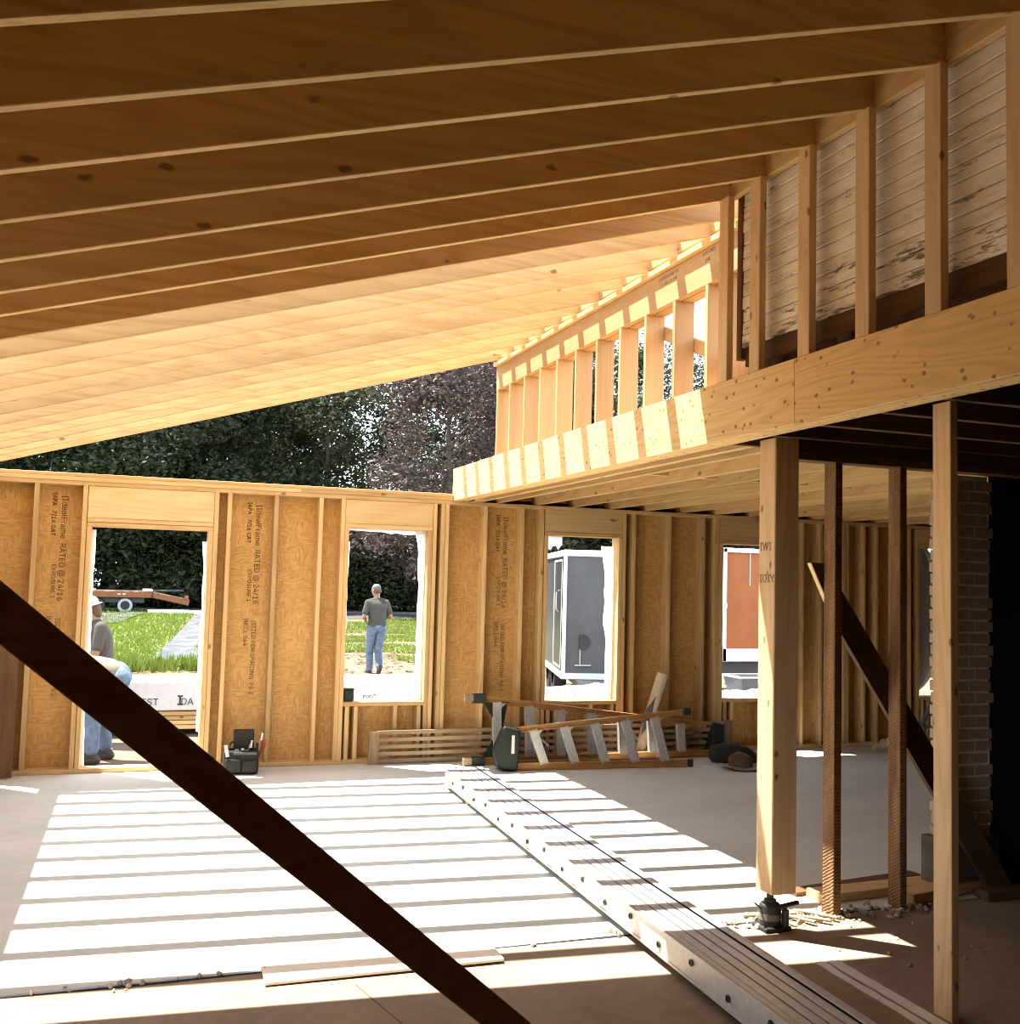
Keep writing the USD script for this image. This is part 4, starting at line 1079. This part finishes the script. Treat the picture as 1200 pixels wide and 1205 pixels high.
for i in range(2):
    wc = (0.12, 1.6 + 0.75 * i, 0.32)
    for x in (0.02, TW - 0.24):
        t_ = lathe([(0.15, -0.1), (0.31, -0.1), (0.32, -0.06), (0.32, 0.06), (0.31, 0.1), (0.15, 0.1)], 28)
        t_.apply_transform(trimesh.transformations.rotation_matrix(math.pi / 2, [0, 1, 0]))
        t_.apply_translation([x + 0.11, wc[1], 0.32])
        tp_ = part(ct, 'tyre', t_, M['rubber'], smooth=40)
part(ct, 'chassis', bx(0.2, TW - 0.2, -0.9, TL - 0.1, TB - 0.14, TB - 0.05), M['dark_metal'])
part(ct, 'jack_leg', cyl((TW / 2, -0.85, 0.0), (TW / 2, -0.85, TB), 0.04), M['dark_metal'], smooth=40)

ot = thing('box_trailer', 'orange box trailer with a white frame outside the third window', 'trailer', loc=(8.62, 14.0, -0.2))
part(ot, 'panel', bx(0.05, 1.95, 0.02, 3.0, 0.92, 2.42, 0.004), M['trailer_orange'])
part(ot, 'seam_strip', bx(0.48, 0.50, 0.010, 0.03, 1.9, 2.42), M['cap_white'])
for x0, x1, z0, z1 in ((0.0, 0.06, 0.72, 2.48), (1.94, 2.0, 0.72, 2.48), (0.0, 2.0, 2.42, 2.49), (0.0, 2.0, 0.72, 0.92)):
    part(ot, 'frame_rail', bx(x0, x1, -0.01, 0.06, z0, z1, 0.005), M['white_paint'])
part(ot, 'side_rail', bx(-0.01, 0.04, 0.06, 3.0, 0.72, 0.92, 0.005), M['white_paint'])
part(ot, 'chassis', bx(0.1, 1.9, 0.2, 2.9, 0.48, 0.70), M['dark_metal'])
part(ot, 'latch', bx(0.02, 0.06, -0.025, -0.008, 1.55, 1.63), M['steel'])
for y in (0.9, 1.7):
    for x in (0.14, 1.8):
        t_ = lathe([(0.14, -0.1), (0.33, -0.1), (0.34, -0.06), (0.34, 0.06), (0.33, 0.1), (0.14, 0.1)], 28)
        t_.apply_transform(trimesh.transformations.rotation_matrix(math.pi / 2, [0, 1, 0]))
        t_.apply_translation([x, y, 0.34])
        part(ot, 'tyre', t_, M['rubber'], smooth=40)

fb_ = thing('flatbed_trailer', 'rusty orange flatbed trailer parked under the trees', 'trailer', loc=(0.0, 50.0, -0.2))
part(fb_, 'deck', bx(-7.0, 0.75, 0, 2.4, 0.70, 0.98, 0.02), M['bed_orange'])
part(fb_, 'deck_top', bx(-7.0, 0.75, 0.05, 2.35, 0.975, 1.01, 0.01), M['weathered_x'])
part(fb_, 'dovetail', prism((0.72, 1.2, 0.84), (2.35, 1.2, 0.50), 2.4, 0.26, (0, 1, 0), 0.02), M['bed_orange'])
part(fb_, 'dovetail_top', prism((0.72, 1.2, 0.985), (2.36, 1.2, 0.645), 2.3, 0.03, (0, 1, 0), 0.01), M['weathered_x'])
part(fb_, 'ramp', prism((0.6, 1.2, 1.02), (2.1, 1.2, 1.06), 2.0, 0.09, (0, 1, 0), 0.02), M['dark_metal'], 'folded dark ramp')
part(fb_, 'ramp_hinge', bx(0.30, 0.75, 0.02, 2.3, 1.0, 1.10, 0.03), M['white_paint'])
part(fb_, 'tail_light', bx(2.15, 2.32, -0.03, 0.2, 0.68, 0.84, 0.02), M['red_plastic'])
for x in (-0.75, -0.55):
    part(fb_, 'marker_light', bx(x, x + 0.12, -0.015, 0.0, 0.84, 0.89), M['trailer_light'])
for x in (-0.42, -1.6, -2.6):
    t_ = lathe([(0.20, -0.12), (0.31, -0.12), (0.33, -0.06), (0.33, 0.06), (0.31, 0.12), (0.20, 0.12)], 28)
    t_.apply_transform(trimesh.transformations.rotation_matrix(math.pi / 2, [1, 0, 0]))
    t_.apply_translation([x, 0.2, 0.34])
    q = part(fb_, 'tyre', t_, M['wheel_rim'] if x > -1 else M['rubber'], smooth=40)
    part(fb_, 'hub', cyl((x, 0.12, 0.34), (x, 0.3, 0.34), 0.20, 24), M['rubber'], smooth=40)
part(fb_, 'tongue', bx(-9.5, -7.0, 1.0, 1.4, 0.6, 0.75, 0.02), M['dark_metal'])
part(fb_, 'chassis', bx(-6.5, 0.4, 0.4, 2.0, 0.45, 0.70, 0.02), M['dark_metal'])
solo('timber_kerb', bx(0.55, 3.9, 49.0, 49.18, -0.2, 0.0, 0.02), M['white_paint'], 'long white timber lying on the grass before the flatbed trailer', 'timber')


# ------------------------------------------------------------------ people
def v3(*a):
    return np.array(a, float)


def hand_parts(wrist, direction, palm_n, side, size=1.0, curl=35):
    """Palm, four bent fingers of different length and a thumb; direction runs from the wrist to the knuckles."""
    d = direction / np.linalg.norm(direction)
    n = palm_n - d * (palm_n @ d)
    n /= np.linalg.norm(n)
    s = np.cross(d, n) * side
    out = []
    pw = 0.036 * size
    kn = wrist + d * 0.085 * size
    out.append(hull(ball(wrist + s * 0.016 * size, 0.017 * size, 10), ball(wrist - s * 0.016 * size, 0.017 * size, 10), ball(kn + s * pw, 0.012 * size, 10), ball(kn - s * pw, 0.012 * size, 10)))
    for i, ln in enumerate((0.070, 0.080, 0.074, 0.058)):
        o = (1.0 - i * 0.667) * pw
        p = kn + s * o - d * 0.01
        r = 0.0092 * size
        pts = [(p, r)]
        a = math.radians(curl * 0.6)
        for j, f in enumerate((0.45, 0.32, 0.23)):
            p = p + (d * math.cos(a) + n * math.sin(a)) * ln * f * size
            pts.append((p, r * (0.95 - 0.07 * j)))
            a += math.radians(curl)
        out += chain(pts, 8)
    t0 = wrist + d * 0.03 * size + s * 0.026 * size
    t1 = t0 + (s * 0.75 + d * 0.6 + n * 0.3) * 0.035 * size
    t2 = t1 + (s * 0.2 + d * 0.9 + n * 0.4) * 0.030 * size
    out += chain([(t0, 0.013 * size), (t1, 0.0105 * size), (t2, 0.009 * size)], 8)
    return out


def head_parts(c, f, up):
    """Skull, jaw, nose, ears and brow about the centre c, facing f."""
    f = f / np.linalg.norm(f)
    up = up - f * (up @ f)
    up /= np.linalg.norm(up)
    s = np.cross(f, up)
    at = lambda a, b, h: c + s * a + f * b + up * h
    out = [hull(ball(at(0, -0.025, 0.035), 0.082), ball(at(0, 0.02, 0.04), 0.074), ball(at(0.02, 0.035, 0.0), 0.055), ball(at(-0.02, 0.035, 0.0), 0.055)),
           hull(ball(at(0.028, 0.035, -0.02), 0.048), ball(at(-0.028, 0.035, -0.02), 0.048), ball(at(0, 0.058, -0.085), 0.030), ball(at(0.04, 0.0, -0.06), 0.028), ball(at(-0.04, 0.0, -0.06), 0.028)),
           hull(ball(at(0, 0.088, 0.010), 0.010, 8), ball(at(0, 0.108, -0.026), 0.013, 8), ball(at(0.014, 0.092, -0.030), 0.009, 8), ball(at(-0.014, 0.092, -0.030), 0.009, 8))]
    for k in (-1, 1):
        out.append(hull(ball(at(0.080 * k, -0.015, 0.012), 0.012, 8), ball(at(0.084 * k, -0.022, -0.012), 0.013, 8), ball(at(0.076 * k, -0.008, -0.03), 0.009, 8)))
        out.append(hull(ball(at(0.018 * k, 0.083, 0.026), 0.010, 8), ball(at(0.045 * k, 0.072, 0.026), 0.010, 8)))
    eyes = cat([trimesh.creation.icosphere(2, 0.0085).apply_translation(at(0.031 * k, 0.0835, 0.010)) for k in (-1, 1)])
    lips = to_tm(hull(ball(at(0.018, 0.083, -0.062), 0.006, 8), ball(at(-0.018, 0.083, -0.062), 0.006, 8), ball(at(0, 0.088, -0.062), 0.008, 8)))
    return out, eyes, lips, at


def person(label, loc, rotz, J, shirt, trousers, headwear, hair_m, hair_fn):
    """J: joints in metres; forward is +y and x runs to the person's own side k = +1."""
    t = thing('person', label, 'person', loc=loc, rotz=rotz)
    body, hands = [], []
    hp, eyes, lips, at = head_parts(J['head'], J['face'], J['headup'])
    body += hp
    body += chain([(J['neck'], 0.058), (J['head'] + (J['neck'] - J['head']) * 0.35, 0.055)])
    body += chain([(J['pelvis'], 0.13), (J['waist'], 0.12), (J['chest'], 0.135)])
    for k in ('a', 'b'):
        body += chain([(J['sh' + k], 0.058), (J['el' + k], 0.041), (J['wr' + k], 0.027)])
        body += chain([(J['hip' + k], 0.088), (J['kn' + k], 0.056), (J['an' + k], 0.038)])
        body += chain([(J['chest'], 0.10), (J['sh' + k], 0.058)])
        d = J['wr' + k] - J['el' + k]
        hands += hand_parts(J['wr' + k], d, J['palm' + k], 1 if k == 'a' else -1)
    bm_ = to_tm(join([m3.Manifold.of_trimesh(x) if False else x for x in body]).refine_to_length(0.03))
    bm_.merge_vertices()
    trimesh.smoothing.filter_taubin(bm_, iterations=6)
    hm = to_tm(join(hands))
    part(t, 'body', cat(bm_, hm), M['skin'], smooth=True)
    part(t, 'eyes', eyes, M['eye'], smooth=True)
    part(t, 'mouth', lips, M['lip'], smooth=True)
    # shirt: torso and short sleeves, with a flared hem
    s_ = chain([(J['waist'] + (J['pelvis'] - J['waist']) * 0.55, 0.150), (J['waist'], 0.146), (J['chest'], 0.157)])
    side = (J['sha'] - J['shb']) / np.linalg.norm(J['sha'] - J['shb'])
    for k, sg_ in (('a', 1), ('b', -1)):
        s_ += chain([(J['chest'] + side * 0.05 * sg_, 0.145), (J['sh' + k], 0.070)])
        s_ += chain([(J['neck'] + (J['chest'] - J['neck']) * 0.22, 0.07), (J['sh' + k] - [0, 0, 0.0], 0.066)])
        s_ += chain([(J['waist'] + side * 0.045 * sg_, 0.128), (J['chest'] + side * 0.06 * sg_, 0.135)])
        s_ += chain([(J['waist'] + (J['pelvis'] - J['waist']) * 0.7 + side * 0.05 * sg_, 0.135), (J['waist'] + side * 0.045 * sg_, 0.128)])
        e = J['sh' + k] + (J['el' + k] - J['sh' + k]) * 0.72
        s_ += chain([(J['sh' + k], 0.070), (e, 0.064)])
    s_ += chain([(J['chest'] + (J['neck'] - J['chest']) * 0.3, 0.12), (J['neck'] + (J['chest'] - J['neck']) * 0.18, 0.072)])
    part(t, 'shirt', soft(join(s_), 0.03, 5), M[shirt], smooth=True)
    j_ = []
    for k in ('a', 'b'):
        kn = J['kn' + k]
        j_ += chain([(J['pelvis'], 0.142), (J['hip' + k], 0.108), (kn, 0.076), (J['an' + k] + (kn - J['an' + k]) * 0.12, 0.068)])
    j_ += chain([(J['pelvis'], 0.142), (J['waist'] + (J['pelvis'] - J['waist']) * 0.5, 0.136)])
    part(t, 'jeans', soft(join(j_), 0.03, 5), M[trousers], smooth=True)
    up_b = J['pelvis'] + (J['waist'] - J['pelvis']) * 0.42
    part(t, 'belt', soft(chain([(up_b - (J['waist'] - J['pelvis']) * 0.12, 0.148), (up_b + (J['waist'] - J['pelvis']) * 0.12, 0.148)])[0] if False else m3.Manifold.sphere(0.1, 24).scale((1.52, 1.32, 0.30)).translate([float(c) for c in up_b]), 0.04, 1), M['black_fabric'], smooth=True)
    for k in ('a', 'b'):
        an, toe = J['an' + k], J['toe' + k]
        heel = an + (an - toe) * 0.28
        heel[2] = an[2] - 0.055 if abs(an[2] - 0.09) < 0.04 else heel[2]
        part(t, 'shoe', soft(join(chain([(an, 0.046), (heel, 0.040)]) + chain([(an, 0.046), ((an + toe) / 2, 0.045), (toe, 0.038)]) + chain([(heel, 0.040), (toe, 0.038)])), 0.025, 4), M['shoe'], smooth=True)
    for nm, mesh_, mm in headwear(at):
        part(t, nm, mesh_, M[mm], smooth=True)
    part(t, 'hair', soft(hair_fn(at), 0.02, 3), M[hair_m], smooth=True)
    return t


def cap_of(at, crown_m, brim_m, wide=False):
    cr = hull(ball(at(0, -0.03, 0.055), 0.085), ball(at(0, 0.025, 0.055), 0.080), ball(at(0, 0.0, 0.075), 0.078))
    lo = m3.Manifold.batch_hull([ball(at(a, b, 0.035), 0.004, 6) for a, b in ((0.2, 0.25), (-0.2, 0.25), (0.2, -0.25), (-0.2, -0.25))] + [ball(at(a, b, 0.30), 0.004, 6) for a, b in ((0.2, 0.25), (-0.2, 0.25), (0.2, -0.25), (-0.2, -0.25))])
    cr = cr ^ lo
    out = [('cap_crown', soft(cr, 0.02, 2), crown_m)]
    if wide:
        br = m3.Manifold.batch_hull([ball(at(0.125 * math.cos(a), 0.14 * math.sin(a), 0.036), 0.005, 6) for a in np.linspace(0, 6.283, 18)[:-1]])
        out.append(('hat_band', soft(m3.Manifold.batch_hull([ball(at(0.089 * math.cos(a), 0.095 * math.sin(a), z), 0.006, 6) for a in np.linspace(0, 6.283, 18)[:-1] for z in (0.05, 0.075)]), 0.03, 1), 'cap_gray'))
    else:
        br = m3.Manifold.batch_hull([ball(at(a, b, 0.045), 0.005, 6) for a, b in ((0.07, 0.05), (-0.07, 0.05), (0.06, 0.12), (-0.06, 0.12), (0, 0.155), (0.035, 0.148), (-0.035, 0.148))])
    out.append(('cap_brim', soft(br, 0.02, 1), brim_m))
    return out


walk = dict(head=v3(0.0, 0.085, 1.635), face=v3(-0.1, 1, -0.45), headup=v3(0, 0.45, 1), neck=v3(0, 0.03, 1.50), chest=v3(0, 0.015, 1.33), waist=v3(0, 0.0, 1.11), pelvis=v3(0, 0, 0.97),
            sha=v3(0.185, 0.02, 1.415), ela=v3(0.265, -0.03, 1.16), wra=v3(0.17, 0.19, 1.10), palma=v3(-1, 0, 0.2), shb=v3(-0.185, 0.02, 1.415), elb=v3(-0.275, -0.02, 1.15), wrb=v3(-0.16, 0.20, 1.06), palmb=v3(1, 0, 0.2),
            hipa=v3(0.095, 0, 0.92), kna=v3(0.07, 0.08, 0.49), ana=v3(0.01, -0.20, 0.165), toea=v3(0.0, -0.13, 0.045), hipb=v3(-0.095, 0.01, 0.92), knb=v3(-0.075, 0.16, 0.50), anb=v3(-0.02, 0.27, 0.09), toeb=v3(-0.03, 0.44, 0.045))
person('person in a dark green shirt and jeans walking away across the dirt yard', (4.42, 19.68, -0.22), 8, walk, 'olive_shirt', 'denim', lambda at: cap_of(at, 'cap_gray', 'cap_gray'), 'hair',
       lambda at: hull(ball(at(0, -0.045, 0.0), 0.070), ball(at(0, -0.035, 0.03), 0.078)))
stand = dict(head=v3(0.0, 0.10, 1.44), face=v3(0.18, 1, -0.30), headup=v3(0, 0.3, 1), neck=v3(0, 0.03, 1.31), chest=v3(0, 0.0, 1.14), waist=v3(0, -0.03, 0.92), pelvis=v3(0, -0.06, 0.79),
             sha=v3(0.20, 0.0, 1.245), ela=v3(0.235, -0.04, 0.97), wra=v3(0.20, 0.12, 0.76), palma=v3(-1, 0.3, 0), shb=v3(-0.20, 0.0, 1.245), elb=v3(-0.23, 0.05, 0.97), wrb=v3(-0.17, 0.24, 0.80), palmb=v3(1, 0, 0.2),
             hipa=v3(0.095, -0.06, 0.75), kna=v3(0.11, 0.10, 0.42), ana=v3(0.11, -0.02, 0.09), toea=v3(0.13, 0.15, 0.045), hipb=v3(-0.095, -0.06, 0.75), knb=v3(-0.11, 0.16, 0.42), anb=v3(-0.11, 0.06, 0.09), toeb=v3(-0.13, 0.23, 0.045))
person('person in a grey shirt and white hat standing outside the doorway, head lowered', (-0.36, 12.0, -0.18), 100, stand, 'gray_shirt', 'denim', lambda at: cap_of(at, 'cap_white', 'cap_white', True), 'hair',
       lambda at: hull(ball(at(0, -0.05, 0.0), 0.072), ball(at(0, -0.06, -0.07), 0.055), ball(at(0, -0.03, 0.03), 0.08)))
bend = dict(head=v3(0.0, 0.80, 0.80), face=v3(0.0, 0.5, -1), headup=v3(0, 1, 0.5), neck=v3(0, 0.64, 0.84), chest=v3(0, 0.46, 0.86), waist=v3(0, 0.22, 0.86), pelvis=v3(0, 0.06, 0.82),
            sha=v3(0.18, 0.54, 0.83), ela=v3(0.22, 0.56, 0.55), wra=v3(0.15, 0.62, 0.33), palma=v3(-1, 0, 0), shb=v3(-0.18, 0.54, 0.83), elb=v3(-0.22, 0.58, 0.55), wrb=v3(-0.15, 0.66, 0.33), palmb=v3(1, 0, 0),
            hipa=v3(0.10, 0.02, 0.79), kna=v3(0.13, 0.17, 0.43), ana=v3(0.13, 0.13, 0.09), toea=v3(0.16, 0.31, 0.045), hipb=v3(-0.10, 0.02, 0.79), knb=v3(-0.12, 0.24, 0.43), anb=v3(-0.13, 0.24, 0.09), toeb=v3(-0.15, 0.42, 0.045))
person('person in a beige shirt and jeans bent forward outside the doorway', (-0.08, 10.75, -0.155), 88, bend, 'beige_shirt', 'denim', lambda at: [], 'gray_hair',
       lambda at: hull(ball(at(0, -0.045, 0.02), 0.075), ball(at(0, -0.02, 0.06), 0.075)))


# ------------------------------------------------------------------ trees: leaves on separate branches round a trunk
def tree_meshes(h, crown_r, base, n_clump, n_leaf, leaf, seed, lean=0.0, trunk_r=0.3):
    r = np.random.default_rng(seed)
    top = np.array([lean * h, 0.3 * r.normal(), h * 0.8])
    zs = np.linspace(0, 1, 9)
    path = np.outer(zs, top) + np.c_[0.15 * np.sin(zs * 5 + seed), 0.15 * np.cos(zs * 4 + seed), 0 * zs]
    path[0] = 0
    limbs = [tube(path, trunk_r * (1 - 0.8 * zs), 10)]
    cl_c, cl_r = [], []
    for k in range(n_clump):
        f = base + (1 - base) * (k + r.random()) / n_clump
        ang = r.random() * 6.283
        prof = math.sqrt(max(0.05, 1 - ((f - (base + 0.38 * (1 - base))) / (0.66 * (1 - base) + 0.08)) ** 2))
        rad = crown_r * prof * (0.35 + 0.65 * math.sqrt(r.random()))
        c = np.array([math.cos(ang) * rad + lean * h * f, math.sin(ang) * rad, f * h + r.normal(0, 0.3)])
        cl_c.append(c)
        cl_r.append(crown_r * r.uniform(0.22, 0.40))
        if k % 3 == 0:
            z = min(0.95, max(0.12, f * 0.9)) / 0.8 if False else min(0.98, f)
            s = np.array([np.interp(z, zs, path[:, i]) for i in range(3)])
            s[2] = min(s[2], c[2] - 0.3)
            limbs.append(tube([s, (s + c) / 2 + [0, 0, 0.25], c], [trunk_r * 0.28, trunk_r * 0.16, trunk_r * 0.06], 6))
    cl_c, cl_r = np.array(cl_c), np.array(cl_r)
    idx = r.integers(0, n_clump, n_leaf)
    d = r.normal(size=(n_leaf, 3))
    d /= np.linalg.norm(d, axis=1, keepdims=True)
    p = cl_c[idx] + d * (cl_r[idx] * (r.random(n_leaf) ** 0.45))[:, None] * [1.15, 1.15, 0.8]
    a = r.normal(size=(n_leaf, 3))
    a[:, 2] *= 0.6
    a /= np.linalg.norm(a, axis=1, keepdims=True)
    b = np.cross(a, d + r.normal(0, 0.6, (n_leaf, 3)))
    b /= np.linalg.norm(b, axis=1, keepdims=True) + 1e-9
    n = np.cross(a, b)
    s = (leaf * r.uniform(0.6, 1.25, n_leaf))[:, None]
    v = np.stack([p - a * s, p - b * s * 0.5 + n * s * 0.12, p + a * s, p + b * s * 0.5 + n * s * 0.12], 1).reshape(-1, 3)
    i = np.arange(n_leaf) * 4
    fc = np.vstack([np.c_[i, i + 1, i + 2], np.c_[i, i + 2, i + 3]])
    return cat(limbs), trimesh.Trimesh(v, fc, process=False)


TREES = [
    ('tree', 'leaf_green', (19, 5.2, 0.16, 80, 36000, 0.165, 11, 0.0, 0.34)),
    ('tree', 'leaf_olive', (17, 5.6, 0.12, 80, 36000, 0.16, 12, 0.02, 0.30)),
    ('tree', 'leaf_green', (21, 6.2, 0.05, 90, 42000, 0.175, 13, -0.02, 0.36)),
    ('tree', 'leaf_purple', (15, 4.6, 0.10, 80, 30000, 0.135, 14, 0.0, 0.25)),
    ('bush', 'leaf_green', (4.2, 3.0, 0.04, 44, 16000, 0.13, 15, 0.0, 0.08)),
    ('tree', 'leaf_green', (18, 5.0, 0.30, 64, 28000, 0.165, 16, 0.085, 0.36)),
]
first = {}


def plant(kind, loc, rotz, scale, label, group=None):
    nm, lm, args = TREES[kind]
    if kind not in first:
        t = thing(nm, label, nm, group, loc=loc, rotz=rotz)
        tr, fo = tree_meshes(*args)
        part(t, 'trunk', tr, M['bark'], smooth=True)
        part(t, 'foliage', fo, M[lm], kind='stuff')
        UsdGeom.Xform(stage.GetPrimAtPath(t)).AddScaleOp().Set(Gf.Vec3f(scale, scale, scale))
        first[kind] = t
        return t
    p = copy_thing(first[kind], nm, label, nm, group)
    x = UsdGeom.Xform(stage.GetPrimAtPath(p))
    x.ClearXformOpOrder()
    for o in ('xformOp:translate', 'xformOp:rotateZ', 'xformOp:scale'):
        pass
    x.GetPrim().GetAttribute('xformOp:translate').Set(Gf.Vec3d(*map(float, loc)))
    x.GetPrim().GetAttribute('xformOp:rotateZ').Set(float(rotz))
    s = x.GetPrim().GetAttribute('xformOp:scale')
    if not s:
        s = x.GetPrim().CreateAttribute('xformOp:scale', Sdf.ValueTypeNames.Float3)
    s.Set(Gf.Vec3f(scale, scale, scale))
    x.GetPrim().GetAttribute('xformOpOrder').Set(['xformOp:translate', 'xformOp:rotateZ', 'xformOp:scale']) if x.GetPrim().GetAttribute('xformOpOrder') else x.GetPrim().CreateAttribute('xformOpOrder', Sdf.ValueTypeNames.TokenArray).Set(['xformOp:translate', 'xformOp:rotateZ', 'xformOp:scale'])
    return p


BACKROW = 'trees of the far row along the yard'
plant(5, (-0.6, 57.5, -0.3), 0, 1.0, 'dark tree with a leaning bare trunk behind the flatbed trailer')
plant(3, (13.9, 47.0, -0.3), 40, 1.0, 'purple-leaved tree beside the end of the stud wall under the roof')
plant(1, (9.6, 58.0, -0.3), 10, 0.86, 'olive leafy tree above the window with the walking man')
plant(0, (-7.5, 60.0, -0.3), 80, 1.0, 'dark green tree above the doorway header')
plant(2, (5.2, 61.0, -0.3), 200, 1.0, 'tall dense tree above the printed wall panel')
for k, (x, y, kd, s) in enumerate(((-16, 64, 2, 1.05), (20.5, 64, 0, 1.0), (25.5, 60, 1, 1.0), (31, 66, 2, 0.9), (38, 62, 0, 0.9), (46, 66, 1, 1.0), (55, 64, 2, 1.0), (64, 66, 0, 1.0), (-2, 72, 1, 1.1), (8, 74, 0, 1.05), (-11, 74, 0, 1.1), (1.5, 66, 0, 0.95), (27, 75, 1, 1.05))):
    plant(kd, (x, y, -0.3), 37 * k, s, 'leafy tree of the row beyond the far lawn', BACKROW)
for k, (x, y, s) in enumerate(((-6, 56.5, 1.0), (-1.5, 59.5, 1.15), (2.6, 60, 1.2), (5.5, 58.5, 1.1), (9, 61, 1.3), (12.5, 60.5, 1.2), (16, 61, 1.3), (20, 62, 1.3), (-9.5, 60, 1.3), (24, 64, 1.4), (29, 63, 1.3), (35, 64, 1.4), (42, 65, 1.4), (50, 65, 1.4))):
    plant(4, (x, y, -0.25), 61 * k, s * 1.15, 'dark rounded bush under the trees along the yard', 'bushes under the trees')
